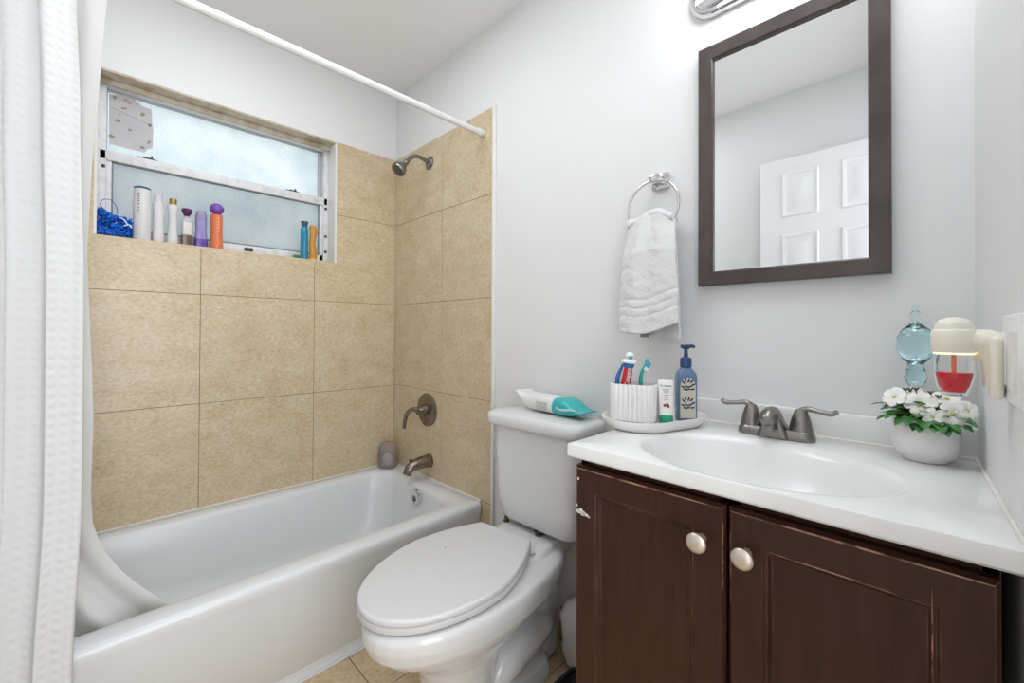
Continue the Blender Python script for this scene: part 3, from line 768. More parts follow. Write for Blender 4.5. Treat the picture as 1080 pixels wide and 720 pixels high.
# faucet
fa = thing('faucet', 'brushed nickel two-handle faucet on the back of the sink top', 'faucet', (1.893, -0.085, TZ))
FY = -.085
bm = BM(); loft(bm, [rrect(.076, .027, .022, TZ + .0005, 1.893, FY), rrect(.077, .028, .022, TZ + .004, 1.893, FY), rrect(.075, .026, .02, TZ + .016, 1.893, FY), rrect(.070, .022, .018, TZ + .021, 1.893, FY)]); obj('base', bm, M_nickel, fa)
for s in (-1, 1):
    hx = 1.893 + s * .050
    bm = BM(); lathe(bm, [(.023, TZ + .018), (.0225, TZ + .026), (.019, TZ + .045), (.014, TZ + .060), (.010, TZ + .068), (0, TZ + .071)], 28, Matrix.Translation((hx, FY, 0)))
    tube(bm, [(hx - s * .002, FY, TZ + .062), (hx + s * .012, FY - .002, TZ + .071), (hx + s * .035, FY - .004, TZ + .068), (hx + s * .055, FY - .006, TZ + .066), (hx + s * .066, FY - .007, TZ + .073)], [.010, .008, .0062, .0068, .006], 14, 6, flat=.8)
    obj('handle', bm, M_nickel, fa)
bm = BM()
loft(bm, [rrect(hx, hy, .01, TZ + z, 1.893, FY + cy, n=5) for z, hx, hy, cy in ((.002, .032, .030, -.004), (.018, .027, .028, -.006), (.036, .018, .022, -.008), (.052, .013, .016, -.006), (.060, .009, .010, -.004))])
tube(bm, [(1.893, FY + .004, TZ + .038), (1.893, FY - .015, TZ + .053), (1.893, FY - .040, TZ + .055), (1.893, FY - .060, TZ + .051), (1.893, FY - .074, TZ + .046), (1.893, FY - .080, TZ + .043)], [.014, .0165, .0185, .0185, .014, .005], 22, 6)
lathe(bm, [(.011, TZ + .024), (.012, TZ + .026), (.012, TZ + .040), (.010, TZ + .044)], 20, Matrix.Translation((1.893, FY - .060, 0)))
obj('spout', bm, M_nickel, fa)
bm = BM(); lathe(bm, [(.0035, 0), (.0035, .012), (.007, .014), (.007, .020), (0, .021)], 14, Matrix.Translation((1.893, FY + .026, TZ + .030))); obj('lift_rod', bm, M_nickel, fa)

# ------------------------------------------------------------------ THINGS ON THE SINK TOP
M_tray = mat('white_ceramic', 'EDECEA', .3)
TRC, TROT = (1.637, -.173), math.radians(-18)
tray = thing('tray', 'white oval tray at the left end of the sink top', 'tray', (*TRC, TZ))
bm = BM()
def sta(hx, hy, z): return rrect(hx, hy, hx * .97, z, TRC[0], TRC[1], n=14, rot=TROT)
loft(bm, [sta(.077, .124, TZ + .0005), sta(.082, .129, TZ + .002), sta(.090, .139, TZ + .014), sta(.093, .143, TZ + .024), sta(.0925, .1425, TZ + .0265), sta(.0895, .1395, TZ + .0265), sta(.088, .1375, TZ + .024), sta(.083, .131, TZ + .015), sta(.077, .124, TZ + .0115)])
obj('tray_body', bm, M_tray, tray, ang=50)
ZT = TZ + .012

cup = thing('toothbrush_cup', 'white fluted square cup on the tray holding brushes', 'cup', (1.600, -.195, ZT))
bm = BM()
def flute(hx, hy, r, z, amp):
    base = rrect(hx, hy, r, z, 1.598, -.200, n=30, rot=math.radians(14))
    # resample evenly so the flutes are regular
    pts = base + [base[0]]; L = [0]
    for a, b in zip(pts[:-1], pts[1:]): L.append(L[-1] + (b - a).length)
    K = 30 * 8; out = []
    c = Vector((1.598, -.200, z)); j = 0
    for i in range(K):
        d = L[-1] * i / K
        while L[j + 1] < d: j += 1
        p = pts[j].lerp(pts[j + 1], (d - L[j]) / max(1e-9, L[j + 1] - L[j]))
        out.append(p + (p - c).normalized() * (amp * (abs(math.sin(PI * 30 * i / K)) ** .7 - .6)))
    return out
Hc = .094
loft(bm, [flute(.054, .042, .020, ZT + .0003, .0), flute(.056, .044, .021, ZT + .003, .0045), flute(.056, .044, .021, ZT + Hc - .002, .0045), flute(.055, .043, .021, ZT + Hc, .0), flute(.053, .041, .02, ZT + Hc, 0), flute(.053, .041, .02, ZT + .006, 0)])
obj('cup_body', bm, M_tray, cup, ang=50)

# direction in the picture plane at the cup, so things stand visible above its rim (room coordinates)
cr = Vector((.7071, .7071, 0))
def CP(a, z, b=0): return Vector((1.598, -.200, 0)) + cr * a + Vector((-.7071, .7071, 0)) * b + Vector((0, 0, z))
M_tred = mat('tube_red', 'C4202E', .3); M_tblue = mat('tube_blue', '2D6FB0', .35); M_twhite = mat('tube_white', 'F2F2F0', .35)
M_cyan = mat('cyan_plastic', '3BB5D0', .3); M_teal = mat('teal_plastic', '2FA79C', .35); M_navy = mat('navy_plastic', '24406E', .4)
tp = thing('toothpaste_tube', 'red toothpaste tube with white lettering standing cap-up in the fluted cup', 'toothpaste', CP(-.03, ZT + .007, 0))
bm = BM()
ax0, ax1 = CP(-.034, ZT + .008), CP(-.017, ZT + .136)
td = (ax1 - ax0).normalized(); ts = Vector((.7071, -.7071, 0)) ; ts = (ts - td * ts.dot(td)).normalized(); tw = td.cross(ts).normalized()
rings = []
for t, w, th in ((0, .0185, .0012), (.3, .0165, .007), (.7, .0135, .0095), (.93, .0115, .0105), (1, .009, .009)):
    c = ax0.lerp(ax1, t)
    rings.append([c + tw * (w * math.cos(a)) + ts * (th * math.sin(a)) for a in [2 * PI * k / 24 for k in range(24)]])
loft(bm, rings); tb = obj('tube_body', bm, M_tred, tp)
bm = BM(); loft(bm, [[ax0.lerp(ax1, t) + tw * (w * math.cos(a)) + ts * (w * math.sin(a)) for a in [2 * PI * k / 24 for k in range(24)]] for t, w in ((.985, .0125), (1.03, .0145), (1.07, .0145), (1.08, .011))]); obj('tube_shoulder', bm, M_tblue, tp)
bm = BM(); loft(bm, [[ax0.lerp(ax1, t) + tw * (w * math.cos(a)) + ts * (w * math.sin(a)) for a in [2 * PI * k / 24 for k in range(24)]] for t, w in ((1.075, .012), (1.08, .0185), (1.11, .0200), (1.15, .017), (1.165, .008))]); obj('cap_collar', bm, M_twhite, tp)
bm = BM(); sphere(bm, ax0.lerp(ax1, 1.23) + tw * 0, .0105, 1.05, 1.05, 1.0); kn = obj('cap_knob', bm, M_twhite, tp)
bm = BM(); sphere(bm, ax0.lerp(ax1, 1.21) + ts * .0050, .0075, 1, 1, .85); obj('cap_spot', bm, M_cyan, kn)
tm = frame_m(ax0.lerp(ax1, .80) + ts * .0100, td, ts)
text('lettering', 'Colgate', .0155, M_twhite, tb, tm, .0012)

tbr = thing('toothbrush', 'blue toothbrush leaning against the red toothpaste tube in the cup', 'toothbrush', CP(-.048, ZT + .007, .012), group=None)
bm = BM(); tube(bm, [CP(-.036, ZT + .008, .016), CP(-.041, ZT + .075, .016), CP(-.041, ZT + .105, .017), CP(-.035, ZT + .122, .019), CP(-.028, ZT + .134, .022)], [.004, .0055, .006, .005, .0035], 12, 5); obj('handle', bm, M_tblue, tbr)
bm = BM(); box(bm, -.011, .011, -.005, .005, -.003, .003, .002, mtx=Matrix.Translation(CP(-.022, ZT + .142, .024)) @ Matrix.Rotation(-.9, 4, Vector((-.7071, .7071, 0)))); obj('brush_head', bm, M_tblue, tbr)
tb2 = thing('toothbrush', 'teal toothbrush curving up from the right side of the cup', 'toothbrush', CP(.024, ZT + .007, 0))
bm = BM(); tube(bm, [CP(.015, ZT + .008), CP(.016, ZT + .06), CP(.016, ZT + .10), CP(.019, ZT + .122), CP(.027, ZT + .138), CP(.032, ZT + .150), CP(.036, ZT + .158)], [.005, .006, .0055, .0045, .0042, .005, .004], 12, 6); obj('handle', bm, M_teal, tb2)
bm = BM()
hm2 = Matrix.Translation(CP(.0335, ZT + .149)) @ Matrix.Rotation(.40, 4, Vector((.7071, -.7071, 0)))
hm2 = Matrix((cr, Vector((-.7071, .7071, 0)), Vector((0, 0, 1)))).transposed().to_4x4(); hm2.translation = CP(.0335, ZT + .149)
hm2 = hm2 @ Matrix.Rotation(.5, 4, 'Y')
box(bm, -.002, .010, -.006, .006, -.013, .002, .001, mtx=hm2); obj('bristles', bm, mat('blue_bristles', '5FA0D0', .6), tb2)
bm = BM(); box(bm, -.001, .011, -.0062, .0062, -.0225, -.013, .001, mtx=hm2); obj('bristles', bm, mat('white_bristles', 'DDEEF0', .6), tb2)

ct = thing('cream_tube', 'small white cream tube with green cap leaning on the fluted cup', 'cream tube', (1.672, -.182, ZT))
c0, c1 = Vector((1.676, -.183, ZT + .0005)), Vector((1.669, -.172, ZT + .106))
cd = (c1 - c0).normalized(); cn = Vector((.52, -.85, 0)); cn = (cn - cd * cn.dot(cd)).normalized(); cw = cn.cross(cd) * -1
cw = cd.cross(cn).normalized()
def oval(c, w, th, n=24): return [c + cw * (w * math.cos(2 * PI * k / n)) + cn * (th * math.sin(2 * PI * k / n)) for k in range(n)]
bm = BM(); loft(bm, [oval(c0.lerp(c1, t), w, th) for t, w, th in ((.17, .0165, .0125), (.5, .0175, .010), (.9, .019, .0035), (1, .0195, .0012))]); cb = obj('tube_body', bm, M_twhite, ct)
bm = BM(); loft(bm, [oval(c0.lerp(c1, t), w, th) for t, w, th in ((0, .016, .0125), (.01, .0168, .0132), (.16, .0168, .0132), (.175, .016, .0125))]); obj('cap', bm, mat('green_cap', '1E9A72', .4), ct)
M_ink = mat('grey_ink', '55585C', .6); M_oink = mat('orange_ink', 'C78A70', .6); M_nut = mat('brown_print', '8A4A38', .6)
def on_tube(t, off, th): return c0.lerp(c1, t) + cn * th + cw * off
s_ = 1 if cw.dot(cr) > 0 else -1
text('lettering', 'Dr. Natural', .0058, M_ink, cb, frame_m(on_tube(.86, 0, .0052), cw * s_, cn), .0006)
for t, w, th, m in ((.77, .016, .0068, M_ink), (.72, .012, .0075, M_ink), (.64, .014, .0086, M_oink), (.58, .010, .0094, M_oink), (.53, .012, .0099, M_oink)):
    bm = BM(); box(bm, -w / 2, w / 2, -.0006, .0006, -.0006, .0004, mtx=frame_m(on_tube(t, 0, th + .0002), cw * s_, cn)); obj('printed_line', bm, m, cb)
for dx_, dz in ((-.004, 0), (.002, .002), (.004, -.002)):
    bm = BM(); lathe(bm, [(.004, -.001), (.004, .0004), (0, .0006)], 14, frame_m(on_tube(.40, 0, .0108), cw * s_, cn) @ Matrix.Translation((dx_, dz, 0))); obj('printed_motif', bm, M_nut, cb)

lo_ = thing('lotion_pump_bottle', 'blue-grey pump bottle with leaf-patterned label on the tray', 'pump bottle', (1.696, -.112, ZT))
BL = Vector((1.696, -.112, 0)); brot = math.radians(38)
bm = BM()
def bs(hx, hy, r, z): return rrect(hx, hy, r, z, BL.x, BL.y, n=6, rot=brot)
loft(bm, [bs(.0230, .0180, .006, ZT + .0005), bs(.0245, .0192, .007, ZT + .003), bs(.0245, .0192, .007, ZT + .112), bs(.0225, .0175, .007, ZT + .122), bs(.017, .0140, .008, ZT + .131), bs(.012, .011, .009, ZT + .136), bs(.0115, .0105, .0095, ZT + .14)])
lb = obj('bottle_body', bm, mat('blue_grey_plastic', '5E7C9E', .28), lo_)
bm = BM(); lathe(bm, [(.014, ZT + .137), (.0145, ZT + .139), (.0145, ZT + .158), (.0125, ZT + .162), (.006, ZT + .164), (.0045, ZT + .186), (0, ZT + .186)], 24, Matrix.Translation(BL)); obj('collar', bm, mat('navy_collar', '2C4677', .35), lo_)
bm = BM(); lathe(bm, [(.008, ZT + .184), (.0095, ZT + .188), (.0095, ZT + .194), (0, ZT + .196)], 20, Matrix.Translation(BL)); pd = Matrix.Rotation(brot, 3, 'Z') @ Vector((1, 0, 0))
tube(bm, [BL + Vector((0, 0, ZT + .191)) - pd * .013, BL + Vector((0, 0, ZT + .192)) + pd * .018, BL + Vector((0, 0, ZT + .189)) + pd * .022], [.0045, .0045, .0035], 12); obj('pump_nozzle', bm, M_navy, lo_)
lm = Matrix.Rotation(brot, 4, 'Z'); lm = Matrix.Translation((BL.x, BL.y, 0)) @ lm
ly = -.0193
outl = [(-.019, ZT + .008), (.019, ZT + .008), (.019, ZT + .087)] + [(.019 * math.cos(a), ZT + .087 + .024 * math.sin(a)) for a in [PI * k / 16 for k in range(1, 16)]] + [(-.019, ZT + .087)]
bm = BM(); prism(bm, outl, 'y', ly - .0005, ly + .0005); xform(bm, bm.verts[:], lm); lbl = obj('label', bm, mat('label_cream', 'CFC9B8', .6), lb)
M_leafink = mat('label_leaf_ink', '2A3550', .6)
bm = BM()
def leaf2d(cx_, cz, a, l, w):
    o_ = [(-l / 2, 0), (-l / 4, w / 2), (l / 6, w / 2), (l / 2, 0), (l / 6, -w / 2), (-l / 4, -w / 2)]
    prism(bm, [(cx_ + x * math.cos(a) - z * math.sin(a), cz + x * math.sin(a) + z * math.cos(a)) for x, z in o_], 'y', ly - .0009, ly - .0004)
for cz in (ZT + .045, ZT + .092):
    for dx_, dz, a in ((-.013, .008, 2.2), (-.007, .013, 1.8), (.002, .012, 1.2), (.010, .010, .8), (.015, .002, .4), (-.014, -.004, 2.7), (-.004, -.003, 2.6), (.006, -.003, .35), (.013, -.010, .2), (-.008, -.011, 2.9), (.001, -.010, .1)):
        leaf2d(dx_ * .88, cz + dz, a, .0125, .0042)
xform(bm, bm.verts[:], lm); obj('leaf_print', bm, M_leafink, lbl, ang=10)

# ---- plant
pot = thing('potted_plant', 'white-flowering plant in a round white pot at the back corner of the sink top', 'plant', (2.141, -.092, TZ))
bm = BM(); P0 = Vector((2.141, -.092, 0))
lathe(bm, [(.030, TZ + .0005), (.033, TZ + .003), (.034, TZ + .006), (.041, TZ + .012), (.046, TZ + .024), (.0475, TZ + .04), (.0475, TZ + .079), (.0465, TZ + .081), (.0445, TZ + .079), (.044, TZ + .07), (.0, TZ + .068)], 48, Matrix.Translation(P0)); obj('pot', bm, M_tray, pot)
bm = BM(); lathe(bm, [(.0435, TZ + .0685), (.03, TZ + .073), (0, TZ + .074)], 24, Matrix.Translation(P0)); obj('soil', bm, add_noise_bump(mat('soil', '3A2E28', .95), 300, 1, .004), pot)
M_leaf = mottle(mat('leaf_green', '3C7A3A', .45), [(.3, '2A5E2E'), (.6, '4C8C48'), (.8, '6DA45C')], 40, 3)
M_stem = mat('stem_green', '7FA060', .6)
def leaf(bm, base, direc, L, W, droop=.3, lobes=True):
    d = Vector(direc).normalized(); s = d.cross(Vector((0, 0, 1)))
    s = s.normalized() if s.length > .05 else Vector((1, 0, 0)); n = s.cross(d).normalized()
    prof = [(0, .08), (.12, .75), (.22, 1.0), (.32, .72), (.45, .95), (.6, .62), (.75, .55), (.9, .28), (1, .02)] if lobes else [(0, .1), (.3, .9), (.5, 1), (.75, .7), (1, .03)]
    rows = []
    for t, w in prof:
        c = Vector(base) + d * (L * t) - Vector((0, 0, droop * L * t * t))
        rows.append([c - s * (W * w) + n * (W * .22 * w), c, c + s * (W * w) + n * (W * .22 * w)])
    vr = [[bm.verts.new(p) for p in r] for r in rows]
    for a, b in zip(vr[:-1], vr[1:]):
        for i in (0, 1): bm.faces.new((a[i], a[i + 1], b[i + 1], b[i]))
bm = BM(); bs_ = BM()
rnd = random.Random(3)
CD = Vector((2.151, -1.21, 1.1)) - P0; CD.z = 0; CD.normalize()
for i in range(80):
    a = rnd.uniform(0, 2 * PI); rr0 = rnd.uniform(.012, .036); el = rnd.uniform(-.15, .9)
    base = P0 + Vector((math.cos(a) * rr0, math.sin(a) * rr0, TZ + .078 + rnd.uniform(0, .03)))
    d = Vector((math.cos(a), math.sin(a), el))
    L = rnd.uniform(.022, .034)
    tip = base + d.normalized() * L
    if tip.y > -.03 or tip.x > XR(tip.y) - .012: continue
    leaf(bm, base, d, L, L * .42, rnd.uniform(.1, .5))
    tube(bs_, [P0 + Vector((math.cos(a) * rr0 * .5, math.sin(a) * rr0 * .5, TZ + .071)), base], .0012, 6)
# longer trailing sprigs to the left and to the right
for (ax, ay, az, L, W) in ((-.062, -.02, .105, .022, .007), (-.055, -.03, .082, .022, .009), (-.050, -.03, .098, .020, .009), (.050, -.04, .080, .02, .010), (.055, -.036, .088, .02, .010), (-.045, -.045, .088, .02, .009), (.035, -.05, .076, .024, .011), (.01, -.05, .078, .026, .012), (-.005, -.052, .074, .026, .012), (.024, -.055, .071, .024, .012), (-.018, -.046, .086, .028, .012), (-.030, -.040, .082, .026, .011), (.000, -.050, .084, .028, .013), (.018, -.050, .080, .028, .013), (.034, -.046, .082, .026, .012), (-.008, -.048, .094, .024, .011), (.046, -.036, .094, .024, .011), (-.042, -.034, .092, .022, .010)):
    b0 = P0 + Vector((ax * .35, ay * .35, TZ + .076)); b1 = P0 + Vector((ax, ay, TZ + az))
    tube(bs_, [b0, (b0 + b1) / 2 + Vector((0, 0, .008)), b1], .0011, 6, 4); leaf(bm, b1 - (b1 - b0).normalized() * .006, Vector((ax, ay - .01, -.01 if az < .09 else .01)), L, W, .3)
fo = obj('foliage', bm, M_leaf, pot, ang=80)
obj('stems', bs_, M_stem, pot)
M_petal = mat('white_petal', 'F4F3EE', .6); bsdf(M_petal).inputs['Subsurface Weight'].default_value = 0.0
M_fcent = mat('flower_centre', 'B9B85A', .7); M_bud = mat('brown_green_bud', '6A7050', .8)
def flower(c, n, R, rot=0):
    c = Vector(c); q = Vector(n).normalized().to_track_quat('Z', 'Y').to_matrix().to_4x4(); mt = Matrix.Translation(c) @ q @ Matrix.Rotation(rot, 4, 'Z')
    bm = BM()
    for k in range(6):
        a = 2 * PI * k / 6
        rows = []
        for t, w in ((.10, .08), (.35, .24), (.6, .36), (.82, .37), (.95, .25), (.99, .12)):
            z = R * (.10 + .22 * math.sin(t * 2.2) - .12 * t * t)
            rows.append([mt @ (Matrix.Rotation(a, 4, 'Z') @ Vector((R * t, R * w * s, z + (.05 * R if s else 0) + .01 * R * (k % 2)))) for s in (-1, -.5, 0, .5, 1)])
        vr = [[bm.verts.new(p) for p in r] for r in rows]
        for x, y in zip(vr[:-1], vr[1:]):
            for i in range(4): bm.faces.new((x[i], x[i + 1], y[i + 1], y[i]))
    f = obj('flower', bm, M_petal, pot, ang=80)
    bm = BM(); sphere(bm, mt @ Vector((0, 0, R * .16)), R * .19, 1, 1, .8, 12); obj('flower_centre', bm, M_fcent, f)
    bm2 = BM(); tube(bm2, [P0 + Vector((0, 0, TZ + .072)), (P0 + c + Vector((0, 0, TZ + .06))) / 2 if False else c.lerp(P0 + Vector((0, 0, TZ + .072)), .5), c], .0012, 6, 4); obj('flower_stem', bm2, M_stem, f)
FZ = TZ + .108
flower(P0 + Vector((-.006, -.030, .108 + TZ)), (.05, -.9, .45), .024, .2)
flower(P0 + Vector((-.040, -.022, .116 + TZ)), (-.45, -.8, .5), .020, .6)
flower(P0 + Vector((.034, -.036, .096 + TZ)), (.3, -.9, .2), .022, .1)
flower(P0 + Vector((.028, -.010, .117 + TZ)), (.2, -.6, .8), .021, .4)
flower(P0 + Vector((-.020, .008, .124 + TZ)), (-.1, -.35, .9), .020, .9)
flower(P0 + Vector((.052, -.028, .104 + TZ)), (.5, -.8, .3), .017, .5)
flower(P0 + Vector((.010, -.046, .090 + TZ)), (.1, -1, .05), .016, .7)
for (ax, ay, az) in ((-.020, -.012, .130), (-.012, -.006, .131), (-.027, -.006, .129), (.018, -.02, .122), (.008, -.004, .126)):
    bm = BM(); c = P0 + Vector((ax, ay, az + TZ))
    for k in range(7):
        a = 2 * PI * k / 7; tube(bm, [c, c + Vector((.005 * math.cos(a), .005 * math.sin(a), .006))], [.0016, .0006], 6)
    tube(bm, [c, P0 + Vector((ax * .3, ay * .3, TZ + .074))], .001, 6); obj('bud', bm, M_bud, pot)

# blue glass watering globe pushed into the pot
M_bglass = mat('pale_blue_glass', 'E9FAFC', .03, 0, Transmission_Weight=1.0, IOR=1.42)
wg = tag(obj('watering_globe', (lambda b: (lathe(b, [(.003, TZ + .060), (.004, TZ + .09), (.005, TZ + .125), (.007, TZ + .138), (.013, TZ + .148), (.0175, TZ + .160), (.016, TZ + .170), (.012, TZ + .180), (.012, TZ + .187), (.020, TZ + .196), (.0275, TZ + .210), (.0295, TZ + .225), (.0275, TZ + .240), (.020, TZ + .254), (.010, TZ + .263), (.006, TZ + .270), (.008, TZ + .276), (.009, TZ + .281), (.007, TZ + .287), (.0045, TZ + .290), (.006, TZ + .295), (.004, TZ + .301), (0, TZ + .302)], 36, Matrix.Translation((2.128, -.066, -.006))), lathe(b, [(0, TZ + .151), (.010, TZ + .152), (.0145, TZ + .161), (.013, TZ + .170), (.009, TZ + .180), (.009, TZ + .187), (.0175, TZ + .198), (.0245, TZ + .211), (.0265, TZ + .225), (.0245, TZ + .239), (.0175, TZ + .252), (.007, TZ + .262), (0, TZ + .264)], 36, Matrix.Translation((2.128, -.066, -.006))), [f.normal_flip() for f in b.faces if f.calc_center_median().z > 9], b)[-1])(BM()), M_bglass), 'pale blue glass watering globe stuck in the pot of white flowers', 'watering globe')

# plug-in scented oil warmer with red oil, on the right wall's outlet
pw = thing('scented_oil_warmer', 'cream plug-in warmer with a glass of red oil on the right wall', 'air freshener', (2.215, -.372, 1.08))
WC = Vector((2.172, -.372, 0)); M_cream = mat('cream_plastic', 'EFEBDC', .35)
M_clear = mat('clear_glass', 'FFFFFF', .02, 0, Transmission_Weight=1.0, IOR=1.2)
M_oil = mat('red_oil', 'E3062A', .08, 0); bsdf(M_oil).inputs['Coat Weight'].default_value = .4
wt = Matrix.Translation(WC)
bm = BM(); lathe(bm, [(.008, 1.030), (.013, 1.032), (.0165, 1.040), (.0195, 1.055), (.0205, 1.075), (.0195, 1.088), (.0185, 1.088), (.0192, 1.075), (.0182, 1.055), (.0155, 1.0425), (.012, 1.035), (0, 1.034)], 36, wt); gb_ = obj('oil_glass', bm, M_clear, pw)
bm = BM(); lathe(bm, [(0, 1.0345), (.0115, 1.0355), (.0150, 1.0430), (.0177, 1.055), (.0182, 1.0625), (0, 1.0628)], 32, wt); obj('red_oil', bm, M_oil, gb_)
bm = BM(); lathe(bm, [(.0025, 1.042), (.0025, 1.094), (0, 1.094)], 12, wt); obj('wick', bm, mat('wick', 'E0845A', .6), gb_)
bm = BM(); lathe(bm, [(.010, 1.086), (.020, 1.089), (.0225, 1.094), (.0225, 1.117), (.021, 1.120), (.0195, 1.121), (.0185, 1.128), (.014, 1.134), (.006, 1.137), (0, 1.1375)], 36, wt); obj('warmer_head', bm, M_cream, pw)
bm = BM()
tube(bm, [(2.180, -.372, 1.104), (2.196, -.372, 1.105), (2.206, -.372, 1.100), (2.212, -.372, 1.075), (2.212, -.372, 1.045)], [.014, .016, .017, .016, .014], 20, 6)
xw = XR(-.372)
box(bm, 2.204, xw - .008, -.394, -.350, 1.030, 1.112, .006, 3); obj('plug_body', bm, M_cream, pw)
M_glow = bpy.data.materials.new('warm_indicator'); M_glow.use_nodes = True
M_glow.node_tree.nodes['Principled BSDF'].inputs['Emission Color'].default_value = (1, .75, .4, 1); M_glow.node_tree.nodes['Principled BSDF'].inputs['Emission Strength'].default_value = 1.3
bm = BM(); lathe(bm, [(.019, 1.0865), (.0205, 1.0875), (.0205, 1.0885), (.010, 1.0885)], 32, wt); obj('lit_ring', bm, M_glow, pw)
# wall plate with outlet and rocker switch
pl = thing('outlet_plate', 'white wall plate with a rocker switch at the right edge above the sink top', 'outlet', (XR(-.42), -.42, 1.083))
wm = Matrix.Translation((XR(-.42), -.42, 1.083)) @ Matrix.Rotation(math.atan(.035), 4, 'Z')
bm = BM(); box(bm, -.007, 0, -.085, .060, -.054, .056, .003, mtx=wm); obj('cover_plate', bm, M_twhite, pl)
bm = BM(); box(bm, -.0095, -.006, .028, .062, -.034, .034, .002, mtx=wm); obj('outlet_face', bm, M_twhite, pl)
bm = BM(); prism(bm, [(-.0065, -.033), (-.0145, -.031), (-.0075, .033), (-.0065, .033)], 'z', 0, 1)
bm.free(); bm = BM()
def rk(y): return [wm @ Vector((-.0065, y, -.034)), wm @ Vector((-.010, y, -.034)), wm @ Vector((-.0085, y, 0)), wm @ Vector((-.0135, y, .034)), wm @ Vector((-.0065, y, .034))]
loft(bm, [rk(-.006), rk(-.038)]); obj('rocker_switch', bm, M_twhite, pl)

# wipes on the tank lid
wp = thing('wipes_pack', 'white wipes pack with teal opened end on the toilet tank lid', 'wipes', (1.20, -.085, .8365))
M_wpk = add_noise_bump(mat('wipes_film', 'E6E6E4', .35), 45, .5, .004); M_wteal = add_noise_bump(mat('wipes_teal_film', '35B3B4', .3), 50, .6, .005)
W0, W1 = Vector((1.075, -.065, .8365)), Vector((1.372, -.092, .8365)); wd = (W1 - W0).normalized(); ws = Vector((-wd.y, wd.x, 0))
def wring(t, hw, h, zb, zc=0, n=28):
    c = W0.lerp(W1, t); out = []
    for k in range(n):
        a = 2 * PI * k / n; ca, sa = math.cos(a), math.sin(a)
        p = c + ws * (hw * math.copysign(abs(ca) ** .6, ca)) + Vector((0, 0, zb + h / 2 + h / 2 * math.copysign(abs(sa) ** .7, sa)))
        f = 0.0022 if 0.02 < t < .98 else 0
        p += Vector((mnoise.noise(p * 40), mnoise.noise(p * 40 + Vector((9, 0, 0))), .6 * mnoise.noise(p * 40 + Vector((0, 9, 0))))) * f
        out.append(p)
    return out
bm = BM(); loft(bm, [wring(-.02, .042, .002, .062), wring(.02, .040, .010, .052), wring(.07, .042, .035, .022), wring(.14, .043, .054, .004), wring(.3, .044, .058, .0008), wring(.5, .044, .058, .0008), wring(.63, .044, .056, .0008)]); wb = obj('pack_body', bm, M_wpk, wp, ang=70)
bm = BM(); loft(bm, [wring(.622, .0445, .057, .0006), wring(.66, .046, .060, .0006), wring(.74, .046, .060, .001), wring(.82, .044, .050, .002), wring(.89, .043, .034, .006), wring(.96, .042, .012, .014), wring(1.03, .044, .003, .020)]); we = obj('teal_end', bm, M_wteal, wp, ang=70)
bm = BM(); loft(bm, [[W0.lerp(W1, t) + ws * (-.0458) * q_ + Vector((0, 0, z)) for t, z, q_ in ((.69, .026, 1.02), (.76, .020, 1.04), (.83, .022, 1.0), (.90, .026, .96), (.97, .026, .95))], [W0.lerp(W1, t) + ws * (-.0458) * q_ + Vector((0, 0, z + .004)) for t, z, q_ in ((.69, .030, 1.02), (.76, .024, 1.05), (.83, .026, 1.02), (.90, .029, .98), (.97, .027, .96))]], False, False, closed=False)
o = obj('flap_edge', bm, mat('flap_edge', 'BFE3E2', .4), we); s = o.modifiers.new('t', 'SOLIDIFY'); s.thickness = .0012
for k, (t0, w_, z_) in enumerate(((.36, .055, .036), (.36, .05, .029), (.36, .06, .022), (.36, .05, .015))):
    bm = BM(); c = W0.lerp(W1, t0 + .09) - ws * .0447 + Vector((0, 0, z_)); box(bm, -w_ / 2, w_ / 2, -.0008, .0008, -.0018, .0018, mtx=frame_m(c, wd, -ws) @ Matrix.Rotation(PI / 2, 4, 'X')); obj('printed_line', bm, mat('print_grey', 'C4C4BE', .6), wb)

# ------------------------------------------------------------------ MIRROR
mi = thing('mirror', 'rectangular wall mirror in a dark brown wooden frame', 'mirror', (1.891, 0.0, 1.243))
mx0, mx1, mz0, mz1 = 1.692, 2.091, 1.243, 1.899
bm = BM()
def fr(i, y): return [Vector((mx0 + i, y, mz0 + i)), Vector((mx1 - i, y, mz0 + i)), Vector((mx1 - i, y, mz1 - i)), Vector((mx0 + i, y, mz1 - i))]
loft(bm, [fr(0, .0055), fr(0, -.020), fr(.002, -.022), fr(.034, -.020), fr(.0375, -.016), fr(.0375, -.006)], False, False); obj('frame', bm, M_frame, mi, ang=20)
bm = BM(); box(bm, mx0 + .03, mx1 - .03, -.009, .004, mz0 + .03, mz1 - .03); obj('mirror_glass', bm, M_mirror, mi)

# ------------------------------------------------------------------ VANITY LIGHT
vl = thing('vanity_light', 'chrome vanity light bar with bright globes above the mirror', 'light fixture', (1.91, 0, 2.03))
bm = BM()
def vr_(hx, hz, y): return [Vector((1.905 + p.x, y, 2.052 + p.y)) for p in rrect(hx, hz, hz * .96, 0, n=12)]
loft(bm, [vr_(.24, .062, .005), vr_(.24, .062, -.012), vr_(.234, .056, -.020), vr_(.226, .048, -.020), vr_(.222, .044, -.028), vr_(.208, .03, -.034)]); bp = obj('backplate', bm, M_chrome, vl)
M_bulb = bpy.data.materials.new('lit_bulb'); M_bulb.use_nodes = True
M_bulb.node_tree.nodes.clear(); e_ = nd(M_bulb, 'ShaderNodeEmission'); o_ = nd(M_bulb, 'ShaderNodeOutputMaterial'); lk(M_bulb, e_.outputs[0], o_.inputs[0])
e_.inputs[0].default_value = (.93, .97, 1, 1); e_.inputs[1].default_value = GLOBE_STRENGTH
